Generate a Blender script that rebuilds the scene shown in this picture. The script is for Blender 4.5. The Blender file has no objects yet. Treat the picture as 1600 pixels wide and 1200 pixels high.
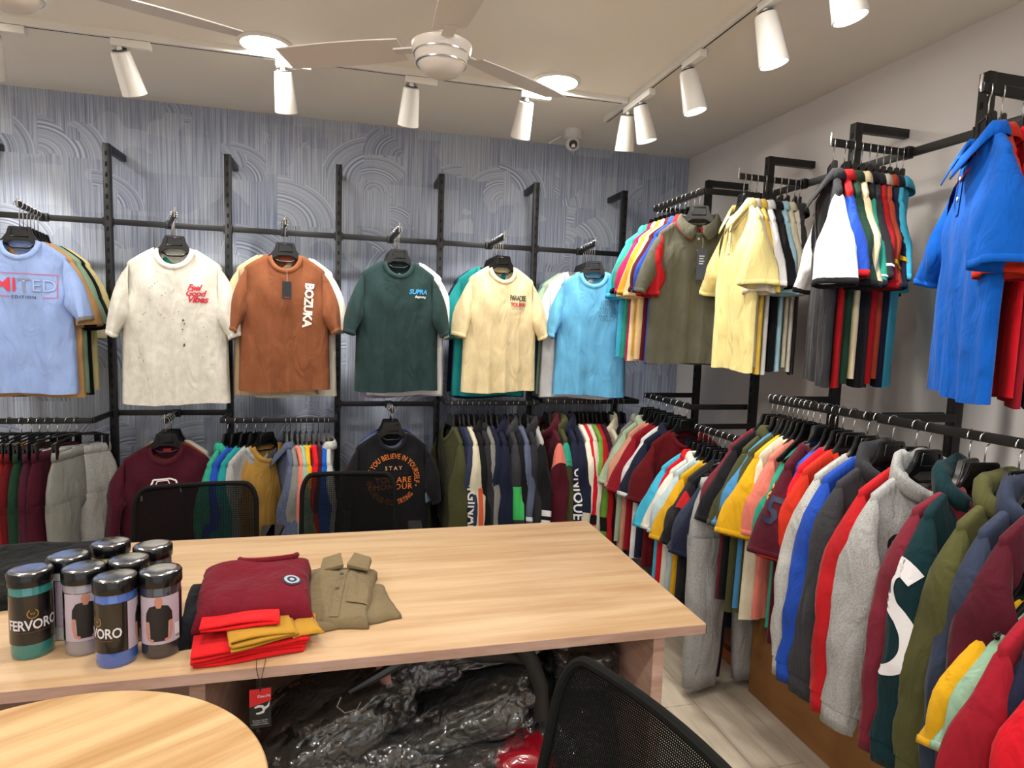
import bpy, bmesh, math, random
import numpy as np
from mathutils import Vector, Matrix
from mathutils.bvhtree import BVHTree

SC = bpy.context.scene
COL = SC.collection
PI = math.pi
rad = math.radians
# ------------------------------------------------------------------ camera
CAM_H = 1.55
YAW, PITCH, ROLL, FPX = .2509, -.0962, .0334, 981.6
cy, sy, cp, sp = math.cos(YAW), math.sin(YAW), math.cos(PITCH), math.sin(PITCH)
fwd = Vector((sy * cp, cy * cp, sp)); r0 = Vector((cy, -sy, 0)); u0 = r0.cross(fwd)
right = math.cos(ROLL) * r0 + math.sin(ROLL) * u0
up = -math.sin(ROLL) * r0 + math.cos(ROLL) * u0
cd = bpy.data.cameras.new('camera'); cam = bpy.data.objects.new('camera', cd); COL.objects.link(cam)
cd.sensor_width = 36; cd.lens = FPX / 1600 * 36; cd.clip_start = .02
cam.matrix_world = Matrix(((right.x, up.x, -fwd.x, 0), (right.y, up.y, -fwd.y, 0), (right.z, up.z, -fwd.z, CAM_H), (0, 0, 0, 1)))
SC.camera = cam
# ------------------------------------------------------------------ world and exposure
w = bpy.data.worlds.new('world'); SC.world = w; w.use_nodes = True
w.node_tree.nodes['Background'].inputs[0].default_value = (.9, .95, 1, 1)
w.node_tree.nodes['Background'].inputs[1].default_value = 1.3
SC.view_settings.view_transform = 'Standard'; SC.view_settings.look = 'None'
SC.view_settings.exposure = 0.25; SC.view_settings.gamma = 1; SC.view_settings.use_curve_mapping = False
SPOT_W, DOWN_W = 34, 9.5          # watts of a track spot and of a recessed downlight
H, W, D = 2.715, 2.235, 4.02     # ceiling height, right wall x, back wall y
XL, YF = -3.0, -2.6              # left wall x, front wall y

# ------------------------------------------------------------------ helpers
def lin(h):
    if not isinstance(h, str): return tuple(h)
    h = h.lstrip('#'); c = [int(h[i:i + 2], 16) / 255 for i in (0, 2, 4)]
    return tuple(x / 12.92 if x <= .04045 else ((x + .055) / 1.055) ** 2.4 for x in c)
MC = {}
def mat(name, col, rough=.5, metal=0., spec=.5, emit=None, es=1., trans=0., alpha=1., coat=0.):
    if name in MC: return MC[name]
    m = bpy.data.materials.new(name); m.use_nodes = True
    b = m.node_tree.nodes['Principled BSDF']; c = lin(col)
    b.inputs['Base Color'].default_value = (*c, 1); b.inputs['Roughness'].default_value = rough
    b.inputs['Metallic'].default_value = metal; b.inputs['Specular IOR Level'].default_value = spec
    b.inputs['Transmission Weight'].default_value = trans; b.inputs['Alpha'].default_value = alpha
    b.inputs['Coat Weight'].default_value = coat
    if emit: b.inputs['Emission Color'].default_value = (*lin(emit), 1); b.inputs['Emission Strength'].default_value = es
    MC[name] = m; return m
def N(nt, t, **k):
    n = nt.nodes.new(t)
    for a, v in k.items():
        if a.startswith('i_'): n.inputs[a[2:].replace('_', ' ')].default_value = v
        else: setattr(n, a, v)
    return n
def fabric(col, style='plain'):
    key = 'fabric_%s_%s' % (col, style)
    if key in MC: return MC[key]
    m = mat(key, col, .88, spec=.15); nt = m.node_tree; b = nt.nodes['Principled BSDF']; L = nt.links.new
    tc = N(nt, 'ShaderNodeTexCoord'); c = lin(col)
    no = N(nt, 'ShaderNodeTexNoise'); mix = N(nt, 'ShaderNodeMix', data_type='RGBA')
    k = .88; sc = 9
    if style == 'heather': k = .68; sc = 260
    if style == 'denim': k = .72; sc = 90
    if style == 'wash': k = .86; sc = 34
    no.inputs['Scale'].default_value = sc; no.inputs['Detail'].default_value = 5 if style != 'heather' else 2
    L(tc.outputs['Object'], no.inputs['Vector'])
    rmp = N(nt, 'ShaderNodeMapRange'); rmp.inputs[1].default_value = .35; rmp.inputs[2].default_value = .65
    L(no.outputs[0], rmp.inputs[0]); L(rmp.outputs[0], mix.inputs[0])
    mix.inputs[6].default_value = (*[x * k for x in c], 1); mix.inputs[7].default_value = (*c, 1)
    L(mix.outputs[2], b.inputs['Base Color'])
    n2 = N(nt, 'ShaderNodeTexNoise'); n2.inputs['Scale'].default_value = 420
    L(tc.outputs['Object'], n2.inputs['Vector'])
    bp = N(nt, 'ShaderNodeBump'); bp.inputs['Strength'].default_value = .12; bp.inputs['Distance'].default_value = .002
    n3 = N(nt, 'ShaderNodeTexNoise'); n3.inputs['Scale'].default_value = 11; n3.inputs['Detail'].default_value = 3; n3.inputs['Distortion'].default_value = .6
    mp = N(nt, 'ShaderNodeMapping'); mp.inputs['Scale'].default_value = (1.5, 1.5, .55); L(tc.outputs['Object'], mp.inputs[0]); L(mp.outputs[0], n3.inputs['Vector'])
    b3 = N(nt, 'ShaderNodeBump'); b3.inputs['Strength'].default_value = .8; b3.inputs['Distance'].default_value = .02
    L(n3.outputs[0], b3.inputs['Height']); L(b3.outputs[0], bp.inputs['Normal'])
    L(n2.outputs[0], bp.inputs['Height']); L(bp.outputs[0], b.inputs['Normal'])
    b.inputs['Sheen Weight'].default_value = .05; b.inputs['Sheen Roughness'].default_value = .5
    return m
def mesh(name, verts, faces, smooth=True):
    me = bpy.data.meshes.new(name); me.from_pydata([tuple(map(float, v)) for v in verts], [], faces)
    me.materials.append(None)
    if smooth: me.polygons.foreach_set('use_smooth', [True] * len(me.polygons))
    me.update(); return me
def ob(name, me, m=None, parent=None, loc=(0, 0, 0), rot=(0, 0, 0)):
    if isinstance(me, tuple): me = mesh(name, *me)
    o = bpy.data.objects.new(name, me); COL.objects.link(o)
    if m is not None:
        if not me.materials: me.materials.append(None)
        o.material_slots[0].link = 'OBJECT'; o.material_slots[0].material = m
    if parent: o.parent = parent
    o.location = loc; o.rotation_euler = rot
    return o
LABELS = {}
def tag(o, label, cat, group=None):
    if label in LABELS and not group:
        LABELS[label] += 1; print('DUP LABEL', label)
    LABELS.setdefault(label, 1)
    o['label'] = label; o['category'] = cat
    if group: o['group'] = group
    return o
def thing(name, label, cat, loc=(0, 0, 0), rz=0, group=None):
    o = bpy.data.objects.new(name, None); COL.objects.link(o); o.empty_display_size = .05
    o.location = loc; o.rotation_euler = (0, 0, rz); return tag(o, label, cat, group)
def struct(o): o['kind'] = 'structure'; return o
class MB:
    """collects shapes into one mesh"""
    def __init__(s): s.v = []; s.f = []
    def add(s, v, f):
        n = len(s.v); s.v += [tuple(x) for x in v]; s.f += [tuple(i + n for i in q) for q in f]; return s
    def box(s, x0, x1, y0, y1, z0, z1):
        v = [(x, y, z) for z in (z0, z1) for y in (y0, y1) for x in (x0, x1)]
        return s.add(v, [(0, 2, 3, 1), (4, 5, 7, 6), (0, 1, 5, 4), (2, 6, 7, 3), (0, 4, 6, 2), (1, 3, 7, 5)])
    def tube(s, pts, r, n=8, cap=True, flat=None):
        pts = [Vector(p) for p in pts]; rs = r if isinstance(r, (list, tuple)) else [r] * len(pts)
        v = []; f = []; prev = None
        for i, p in enumerate(pts):
            t = (pts[min(i + 1, len(pts) - 1)] - pts[max(i - 1, 0)]).normalized()
            a = prev if prev else (Vector((0, 0, 1)) if abs(t.z) < .9 else Vector((1, 0, 0)))
            a = (a - t * a.dot(t)).normalized(); prev = a; b = t.cross(a)
            for k in range(n):
                q = 2 * PI * k / n
                v.append(p + a * math.cos(q) * rs[i] + b * math.sin(q) * rs[i] * (flat or 1))
        for i in range(len(pts) - 1):
            for k in range(n):
                f.append((i * n + k, i * n + (k + 1) % n, (i + 1) * n + (k + 1) % n, (i + 1) * n + k))
        if cap: f.append(tuple(range(n))[::-1]); f.append(tuple((len(pts) - 1) * n + k for k in range(n)))
        return s.add(v, f)
    def lathe(s, prof, n=24, c=(0, 0, 0), axis='z', closed=False):
        v = []; f = []
        for r, z in prof:
            for k in range(n):
                q = 2 * PI * k / n; a, b = r * math.cos(q), r * math.sin(q)
                v.append((c[0] + a, c[1] + b, c[2] + z) if axis == 'z' else (c[0] + z, c[1] + a, c[2] + b) if axis == 'x' else (c[0] + a, c[1] + z, c[2] + b))
        for i in range(len(prof) - 1):
            for k in range(n): f.append((i * n + k, i * n + (k + 1) % n, (i + 1) * n + (k + 1) % n, (i + 1) * n + k))
        f.append(tuple(range(n))[::-1]); f.append(tuple((len(prof) - 1) * n + k for k in range(n)))
        return s.add(v, f)
    def prism(s, poly, y0, y1):
        """polygon in xz, extruded along y"""
        n = len(poly); v = [(x, y0, z) for x, z in poly] + [(x, y1, z) for x, z in poly]
        return s.add(v, [tuple(range(n)), tuple(range(n, 2 * n))[::-1]] + [(i, i + n, (i + 1) % n + n, (i + 1) % n) for i in range(n)])
    def build(s, name, m, parent=None, smooth=True, bevel=0, **k):
        me = mesh(name, s.v, s.f, False)
        bm = bmesh.new(); bm.from_mesh(me)
        bmesh.ops.recalc_face_normals(bm, faces=bm.faces)
        if bevel: bmesh.ops.bevel(bm, geom=list(bm.edges), offset=bevel, segments=2, affect='EDGES', profile=.6)
        for e in bm.edges: e.smooth = len(e.link_faces) == 2 and e.calc_face_angle(0) < .7
        for f in bm.faces: f.smooth = smooth
        bm.to_mesh(me); bm.free()
        return ob(name, me, m, parent, **k)
def box(name, x0, x1, y0, y1, z0, z1, m, parent=None, bevel=0.002):
    return MB().box(x0, x1, y0, y1, z0, z1).build(name, m, parent, smooth=bool(bevel), bevel=bevel)
def copy_tree(o, parent=None):
    c = o.copy(); COL.objects.link(c); c.parent = parent
    for ch in list(o.children): copy_tree(ch, c)
    return c
def text2d(body, size, bold=0., shear=0., spacing=1., align='CENTER', lines=1., cell=.012):
    cu = bpy.data.curves.new('t', 'FONT'); cu.body = body; cu.size = size; cu.offset = bold * size; cu.shear = shear
    cu.align_x = align; cu.align_y = 'CENTER'; cu.space_character = spacing; cu.space_line = lines; cu.resolution_u = 2
    o = bpy.data.objects.new('t', cu); COL.objects.link(o); dg = bpy.context.evaluated_depsgraph_get()
    me = o.evaluated_get(dg).to_mesh(); bm = bmesh.new(); bm.from_mesh(me)
    bpy.data.objects.remove(o)
    bmesh.ops.triangulate(bm, faces=bm.faces)
    for _ in range(3):
        e = [e for e in bm.edges if e.calc_length() > cell]
        if not e: break
        bmesh.ops.subdivide_edges(bm, edges=e, cuts=1); bmesh.ops.triangulate(bm, faces=bm.faces)
    bm.verts.index_update()
    v = [(q.co.x, q.co.y) for q in bm.verts]; f = [tuple(x.index for x in q.verts) for q in bm.faces]
    bm.free(); return v, f
def shape2d(polys, cell=.012, weld=True):
    """filled 2-d polygons as a fine triangle mesh"""
    bm = bmesh.new()
    for p in polys: bm.faces.new([bm.verts.new((x, y, 0)) for x, y in p])
    bmesh.ops.remove_doubles(bm, verts=bm.verts, dist=1e-5)
    bmesh.ops.triangulate(bm, faces=bm.faces)
    for _ in range(5):
        e = [e for e in bm.edges if e.calc_length() > cell]
        if not e: break
        bmesh.ops.subdivide_edges(bm, edges=e, cuts=1); bmesh.ops.triangulate(bm, faces=bm.faces)
    bm.verts.index_update()
    v = [(q.co.x, q.co.y) for q in bm.verts]; f = [tuple(x.index for x in q.verts) for q in bm.faces]
    bm.free(); return v, f
def stroke2d(pts, wd):
    """a polyline of given width as quads"""
    out = []
    for (x0, y0), (x1, y1) in zip(pts, pts[1:]):
        d = math.hypot(x1 - x0, y1 - y0) or 1; nx, ny = -(y1 - y0) / d * wd / 2, (x1 - x0) / d * wd / 2
        out.append([(x0 + nx, y0 + ny), (x0 - nx, y0 - ny), (x1 - nx, y1 - ny), (x1 + nx, y1 + ny)])
    return out
def project(vf, me, origin, u, v, d, off=.0025):
    """lay a flat print on a mesh: ray from origin+u*x+v*y along d"""
    P, F = vf; bv = BVHTree.FromPolygons([q.co.copy() for q in me.vertices], [tuple(p.vertices) for p in me.polygons])
    u, v, d, origin = Vector(u), Vector(v), Vector(d), Vector(origin); out = []; okv = []
    for x, y in P:
        p = origin + u * x + v * y
        h = bv.ray_cast(p - d * 1.0, d)
        okv.append(h[0] is not None); out.append((h[0] if h[0] else p) - d * off)
    F = [f for f in F if all(okv[i] for i in f)]
    return mesh('print', out, F)

# ------------------------------------------------------------------ garment shapes
def sstep(a, b, x): t = np.clip((x - a) / (b - a), 0, 1); return t * t * (3 - 2 * t)
NW = .082                                                     # half width of a neck opening
def neck_z(x, drop):
    return -drop * np.sqrt(np.clip(1 - (x / NW) ** 2, 0, 1))
def body_mesh(L=.72, Wsh=.2, Wb=.215, df=.05, db=.022, fold=.008, drop=.075, seed=0, dropb=.012, zsh=.07, flare=0.):
    """torso of a hanging top: front and back cloth joined at the sides, open at neck and hem"""
    rs = np.random.RandomState(seed)
    xs = np.unique(np.round(np.concatenate([np.linspace(-1, 1, 37), [-NW / Wsh, NW / Wsh], np.linspace(-NW, NW, 9)[1:-1] / Wsh]), 4))
    nr = 22; ts = np.linspace(0, 1, nr) ** 1.1; nc = len(xs)
    fr = [(rs.uniform(1.2, 4.6), rs.uniform(0, 6.28), rs.uniform(-1.2, 1.2), rs.uniform(.5, 1)) for _ in range(4)]
    fb = [(rs.uniform(1.2, 4.6), rs.uniform(0, 6.28), rs.uniform(-1.2, 1.2), rs.uniform(.5, 1)) for _ in range(4)]
    V = []
    def panel(front):
        rows = []
        fo = fr if front else fb; dep = df if front else db; dp = drop if front else dropb
        x0 = xs * Wsh
        zt = np.where(np.abs(x0) < NW, neck_z(x0, dp), -zsh * ((np.abs(x0) - NW) / (Wsh - NW)) ** 1.15)
        nb = np.sqrt(np.clip(1 - (x0 / NW) ** 2, 0, 1))
        dt = .011 + (.034 if front else .016) * nb
        for i, t in enumerate(ts):
            hw = Wsh + (Wb - Wsh) * sstep(0, .45, t) + flare * t * t
            x = xs * hw; z = zt + (-L - zt) * t
            prof = (1 - np.abs(xs) ** 3) ** .55
            k = sstep(0, .32, t)
            d = dt * (1 - k) + (dep * prof + .004) * k
            wv = sum(a * (1 - 2 * np.abs(np.sin(f * 1.9 * xs + p + q * (t - .5) * .6)) ** .8) for f, p, q, a in fo) / 2.0
            d = d + fold * (.12 + .88 * t) * sstep(0.05, .5, t) * wv * (1 - xs ** 4)
            # drag folds running from the shoulder points to the middle
            dg = np.sin((np.abs(xs) * 1.3 + t * 2.6) * 7 + fo[1][1]) * np.exp(-((np.abs(xs) - .75) / .3) ** 2) * np.exp(-((t - .3) / .22) ** 2)
            d = d + fold * .35 * dg
            d = np.maximum(d, .003)
            z = z + (.006 * np.sin(3 * xs + fo[0][1]) * t if True else 0)
            rows.append(np.stack([x, (-1 if front else 1) * d, z], 1))
        return rows
    A = panel(True); B = panel(False)
    verts = []; F = []
    ring = 2 * nc - 2
    for i in range(nr):
        a, b = A[i], B[i]
        e0 = (a[0] + b[0]) / 2; e1 = (a[-1] + b[-1]) / 2
        verts += [e0] + list(a[1:-1]) + [e1] + list(b[1:-1][::-1])
    for i in range(nr - 1):
        for k in range(ring):
            F.append((i * ring + k, (i + 1) * ring + k, (i + 1) * ring + (k + 1) % ring, i * ring + (k + 1) % ring))
    # shoulder seam: close front to back outside the neck
    fi = lambda k: k
    bi = lambda k: 0 if k == 0 else nc - 1 if k == nc - 1 else ring - k
    mid = {}
    for k in range(1, nc - 1):
        if abs(xs[k] * Wsh) >= NW - 1e-4:
            mid[k] = len(verts); verts.append((np.array(verts[fi(k)]) + np.array(verts[bi(k)])) / 2 + np.array([0, 0, .005]))
    for k in range(nc - 1):
        if abs((xs[k] + xs[k + 1]) / 2 * Wsh) < NW: continue
        m0 = mid.get(k, fi(k)); m1 = mid.get(k + 1, fi(k + 1))
        for p, q in ((fi, 1), (bi, -1)):
            f = [p(k), p(k + 1), m1, m0]; f = list(dict.fromkeys(f))
            if len(f) > 2: F.append(tuple(f if q == 1 else f[::-1]))
    # hem turned inside
    n0 = (nr - 1) * ring; c = len(verts)
    for k in range(ring):
        p = np.array(verts[n0 + k]); verts.append((p[0] * .997, p[1] * .97, p[2])); 
    for k in range(ring):
        p = np.array(verts[n0 + k]); verts.append((p[0] * .985, p[1] * .85, p[2] + .03))
    for k in range(ring): F.append((c + k, c + ring + k, c + ring + (k + 1) % ring, c + (k + 1) % ring))
    return mesh('body', verts, F)
def sleeve_mesh(side, long=False, Wsh=.2, brd=.06, thk=.024, out=.06, down=.265, arm=.1, seed=0, zsh=.07, fy=-.008, phi=10):
    """sleeve hanging from the armhole; returns mesh and the end ring (centre, axes) for the cuff"""
    rs = np.random.RandomState(seed + 77); n = 18; m = 14 if long else 9
    V = []; F = []
    S = np.array([Wsh - .012, 0, -zsh - arm + .004])
    bow = rs.uniform(.5, 1.2); ph = rs.uniform(0, 6.28)
    for i in range(m):
        t = i / (m - 1)
        if long:
            tt = t
            c = np.array([S[0] + out * (1 - (1 - tt) ** 2.6), fy * 3 * math.sin(tt * 2.6) * bow, S[2] + (-down) * tt ** 1.12])
            th = min(1, t * 3.2); ang = rad(90 - 74 * sstep(0, 1, th))
        else:
            c = np.array([S[0] + out * t ** .85, fy * t, S[2] - (down - arm) * t])
            ang = rad(90 - 66 * min(1, t * 1.15) ** .9)
        k = sstep(0, .35 if long else 1, t)
        if not long: k = t ** .75
        hh = arm * (1 - k) + thk * k * (1 - .12 * t if long else 1)
        hb = .03 + (brd * (1 - .25 * t if long else .8 + .2 * t) - .03) * sstep(0, .3 if long else .5, t)
        pk = rad(phi) * sstep(.05, .6, t); bd = np.array([math.sin(pk), math.cos(pk), 0])
        nd = np.array([math.cos(ang), 0, math.sin(ang)])
        # small wrinkles
        for q in range(n):
            a = 2 * PI * q / n
            wr = 1 + (.12 if long else .13) * math.sin(3 * a + ph + 4 * t) * k + .07 * k * math.sin(5 * a - ph + 3 * t)
            if long: wr += .10 * k * math.sin(t * 21 + ph + math.cos(a) * 1.6) * sstep(.3, .9, t)
            p = c + nd * hh * math.cos(a) * wr + bd * hb * math.sin(a) * wr
            V.append((p[0] * side, p[1], p[2]))
    for i in range(m - 1):
        for q in range(n):
            f = (i * n + q, i * n + (q + 1) % n, (i + 1) * n + (q + 1) % n, (i + 1) * n + q)
            F.append(f if side < 0 else f[::-1])
    # inner lip
    c0 = len(V); e = np.array(V[(m - 1) * n:]); ce = e.mean(0)
    for kk, dz in ((.97, 0), (.8, .035)):
        for q in range(n):
            p = ce + (e[q] - ce) * kk + np.array([-.006 * side * (dz > 0), 0, dz]); V.append(tuple(p))
    for q in range(n):
        f = (c0 + q, c0 + (q + 1) % n, c0 + n + (q + 1) % n, c0 + n + q)
        F.append(f if side < 0 else f[::-1])
    return mesh('sleeve', V, F), e, ce
def cuff_mesh(e, ce, axis, ln=.02, k0=1.05, k1=1.04, side=1):
    """band around a sleeve end"""
    n = len(e); V = []; F = []; axis = np.array(axis)
    for s, k in ((-.25 * ln, k0 * .97), (-.2 * ln, k0), (ln * .5, (k0 + k1) / 2 + .005), (ln, k1), (ln * .99, k1 * .93)):
        for q in range(n): V.append(tuple(ce + (e[q] - ce) * k + axis * s))
    for i in range(4):
        for q in range(n):
            f = (i * n + q, i * n + (q + 1) % n, (i + 1) * n + (q + 1) % n, (i + 1) * n + q)
            F.append(f if side < 0 else f[::-1])
    return mesh('cuff', V, F)
def neck_path(drop, n=40, dropb=.012):
    P = []
    for i in range(n):
        a = 2 * PI * i / n; x = NW * math.sin(a); f = math.cos(a)      # a = 0 at the front centre
        s = math.sqrt(max(0, 1 - (x / NW) ** 2))
        if f >= 0: P.append((x, -(.011 + .034 * s), -drop * s))
        else: P.append((x, .011 + .016 * s, -dropb * s))
    return P
def rib_mesh(drop, wd=.021, dropb=.012):
    """ribbed round collar"""
    P = neck_path(drop, 40, dropb); n = len(P); V = []; F = []
    ce = np.array([0, -.005, .03])
    for (o, rz) in ((.003, -.0005), (.002, .002), (-.45 * wd, .0028), (-wd, .0015), (-wd, -.002)):
        for x, y, z in P:
            p = np.array([x, y, z]); d = p - ce; d[1] *= .55; d /= np.linalg.norm(d)
            nrm = np.array([0, -1 if y < 0 else 1, .4]); V.append(tuple(p + d * o + nrm * rz))
    for i in range(4):
        for k in range(n): F.append((i * n + k, (i + 1) * n + k, (i + 1) * n + (k + 1) % n, i * n + (k + 1) % n))
    return mesh('collar', V, F)
def polo_collar(drop=.07):
    """turned-down collar with two points, open at the front"""
    n = 36; V = []; F = []; rows = 6
    for j in range(rows):
        for i in range(n):
            a = rad(9) + (2 * PI - rad(18)) * i / (n - 1)
            x = NW * math.sin(a); f = math.cos(a); s = math.sqrt(max(0, 1 - (x / NW) ** 2))
            fr = max(0, f)
            z0 = -drop * .8 * fr ** 1.3 if f >= 0 else -.004 * -f
            y0 = -(.012 + .036 * s) if f >= 0 else .012 + .016 * s
            st = .03 * (1 - .45 * fr); fall = .042 + .03 * fr ** 3
            ox, oy = math.sin(a), -math.cos(a) * .8
            pts = [(.0, -.004), (-.004, st * .7), (.003, st), (.012, st * .75), (.02, st - fall * .55), (.024 + .01 * fr, st - fall)]
            o, dz = pts[j]
            sgn = 1 if x > 0 else -1
            V.append((x + ox * o + (sgn * .022 * fr ** 3 if j == 5 else 0), y0 + oy * o - (.012 * fr ** 2 if j >= 4 else 0), z0 + dz))
    for j in range(rows - 1):
        for i in range(n - 1): F.append((j * n + i, (j + 1) * n + i, (j + 1) * n + i + 1, j * n + i + 1))
    me = mesh('collar', V, F)
    bm = bmesh.new(); bm.from_mesh(me); bmesh.ops.recalc_face_normals(bm, faces=bm.faces)
    r = bmesh.ops.solidify(bm, geom=list(bm.faces), thickness=.0025)
    for f in bm.faces: f.smooth = True
    bm.to_mesh(me); bm.free(); return me
def hood_mesh(seed=0):
    """hood lying folded around the neck and down the back"""
    rs = np.random.RandomState(seed + 5); n = 36; m = 12; V = []; F = []
    for i in range(n):
        a = rad(12) + (2 * PI - rad(24)) * i / (n - 1)
        fr = (1 + math.cos(a)) / 2                       # 1 at the front
        c = np.array([(NW + .008) * math.sin(a), -(.045 if math.cos(a) > 0 else .035) * math.cos(a) - .004, -.062 * fr ** 2 + .02 * (1 - fr)])
        rw = .012 + .013 * (1 - fr); rh = .022 + .042 * (1 - fr) ** 1.5
        out = np.array([math.sin(a), -math.cos(a), 0]); c = c + out * rw * .6 - np.array([0, 0, rh * .35])
        for k in range(m):
            q = 2 * PI * k / m; wob = 1 + .12 * math.sin(3 * q + a * 2 + seed) + .1 * math.sin(2 * q - a * 5)
            V.append(tuple(c + out * rw * math.cos(q) * wob + np.array([0, 0, 1]) * rh * math.sin(q) * wob))
    for i in range(n - 1):
        for k in range(m): F.append((i * m + k, i * m + (k + 1) % m, (i + 1) * m + (k + 1) % m, (i + 1) * m + k))
    F.append(tuple(range(m))); F.append(tuple((n - 1) * m + k for k in range(m))[::-1])
    return mesh('hood', V, F)
def placket_mesh(bme, z0, z1, wd=.03):
    v, f = shape2d([[(-wd / 2, z0), (wd / 2, z0), (wd / 2, z1), (-wd / 2, z1)]], .015)
    return project((v, f), bme, (0, 0, 0), (1, 0, 0), (0, 0, 1), (0, 1, 0), .003)
def hem_band(bme, L, wd=.05):
    """ribbed band at the bottom of a sweatshirt: copies the lowest rows of the torso, a little proud"""
    pts = [v.co.copy() for v in bme.vertices]
    ring = sorted([p for p in pts if p.z < -L + .0125], key=lambda p: math.atan2(p.y / .04, p.x / .2))
    V = []; F = []; n = len(ring)
    for k, z in ((.99, .012), (1.04, .006), (1.03, -wd * .5), (.97, -wd), (.85, -wd + .004)):
        for p in ring: V.append((p.x * k, p.y * k, p.z + z))
    for i in range(4):
        for k in range(n): F.append((i * n + k, (i + 1) * n + k, (i + 1) * n + (k + 1) % n, i * n + (k + 1) % n))
    return mesh('hem_band', V, F)
GM = {}
def garment_meshes(kind, fit, var):
    """kind: tee polo sweat hoodie shirt; fit: open (front of a rack) or packed; cached and shared"""
    key = (kind, fit, var)
    if key in GM: return GM[key]
    seed = hash((kind == 'tee', kind == 'polo', len(kind), fit == 'open', var)) % 9999
    rs = random.Random(seed)
    o = fit == 'open'; long = kind in ('sweat', 'hoodie', 'shirt', 'ltee')
    drop = .088 if kind in ('tee', 'sweat', 'ltee') else .07
    L = {'tee': .70, 'polo': .70, 'sweat': .60, 'hoodie': .60, 'shirt': .72, 'ltee': .68}[kind] + rs.uniform(-.015, .02)
    Wsh = .178 + rs.uniform(-.006, .008) + (.017 if long else .008 if o else 0)
    sd = fit == 'side'
    b = body_mesh(L, Wsh, (.192 if not long else .205) + (.016 if o else 0) + rs.uniform(-.006, .008), df=.046 if o else .024 if sd else .016, db=.024 if o else .018 if sd else .014,
                  fold=.017 if o else .012 if sd else .008, drop=drop, seed=seed, flare=.01 if kind in ('tee', 'polo') else -.008)
    g = {'body': b, 'L': L}
    g['sleeves'] = []
    for s in (-1, 1):
        if long: sm, e, ce = sleeve_mesh(s, True, Wsh, brd=.078 if (o or sd) else .06, thk=.034 if o else .026 if sd else .022, phi=14 if o else 32, out=.065, down=.5 + rs.uniform(0, .04), arm=.1, seed=seed + s)
        else: sm, e, ce = sleeve_mesh(s, False, Wsh, brd=.074 if o else .075 if sd else .062, thk=.026 if o else .02, phi=8 if o else 34, out=(.075 if o else .062) + rs.uniform(-.008, .01), down=.285 + rs.uniform(-.015, .02), seed=seed + s)
        ax = (.12 * s, 0, -1)
        cf = cuff_mesh(e, ce, ax, .06 if long else .016, 1.015 if not long else .95, 1.012 if not long else .8, s)
        g['sleeves'].append((sm, cf))
    if kind in ('tee', 'sweat', 'ltee'): g['collar'] = rib_mesh(drop)
    elif kind in ('polo', 'shirt'):
        g['collar'] = polo_collar(drop)
        g['placket'] = placket_mesh(b, -drop + .005, -drop - .13 if kind == 'polo' else -L + .02)
        bt = MB()
        zs = [-drop - .03, -drop - .085] if kind == 'polo' else [-drop - .03 - .085 * i for i in range(7)]
        bv = BVHTree.FromPolygons([q.co.copy() for q in b.vertices], [tuple(p.vertices) for p in b.polygons])
        g['buttons'] = []
        for z in zs:
            h = bv.ray_cast(Vector((0, -1, z)), Vector((0, 1, 0)))[0]
            if h: g['buttons'].append((0, h.y - .0045, z))
    else: g['collar'] = hood_mesh(seed)
    if kind in ('sweat', 'hoodie'): g['hem'] = hem_band(b, L)
    GM[key] = g; return g
BTN = MB().lathe([(.0008, -.0015), (.0055, -.0015), (.006, 0), (.005, .0015), (.0008, .001)], 12, axis='y')
BTNM = mesh('button', BTN.v, BTN.f)
KIND = {'tee': ('t_shirt', 'T-shirt', 't-shirt'), 'polo': ('polo_shirt', 'polo shirt', 'polo shirt'), 'sweat': ('sweatshirt', 'sweatshirt', 'sweatshirt'),
        'hoodie': ('hoodie', 'hoodie', 'hoodie'), 'shirt': ('button_shirt', 'long-sleeved shirt', 'shirt'), 'ltee': ('long_sleeve_top', 'long-sleeved top', 'top'),
        'pants': ('trousers', 'trousers', 'trousers')}
BLACK_PL = mat('hanger_plastic', '#0c0c0d', .28, spec=.6)
CHROME = mat('chrome_wire', '#d8d8d8', .22, metal=1)
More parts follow.
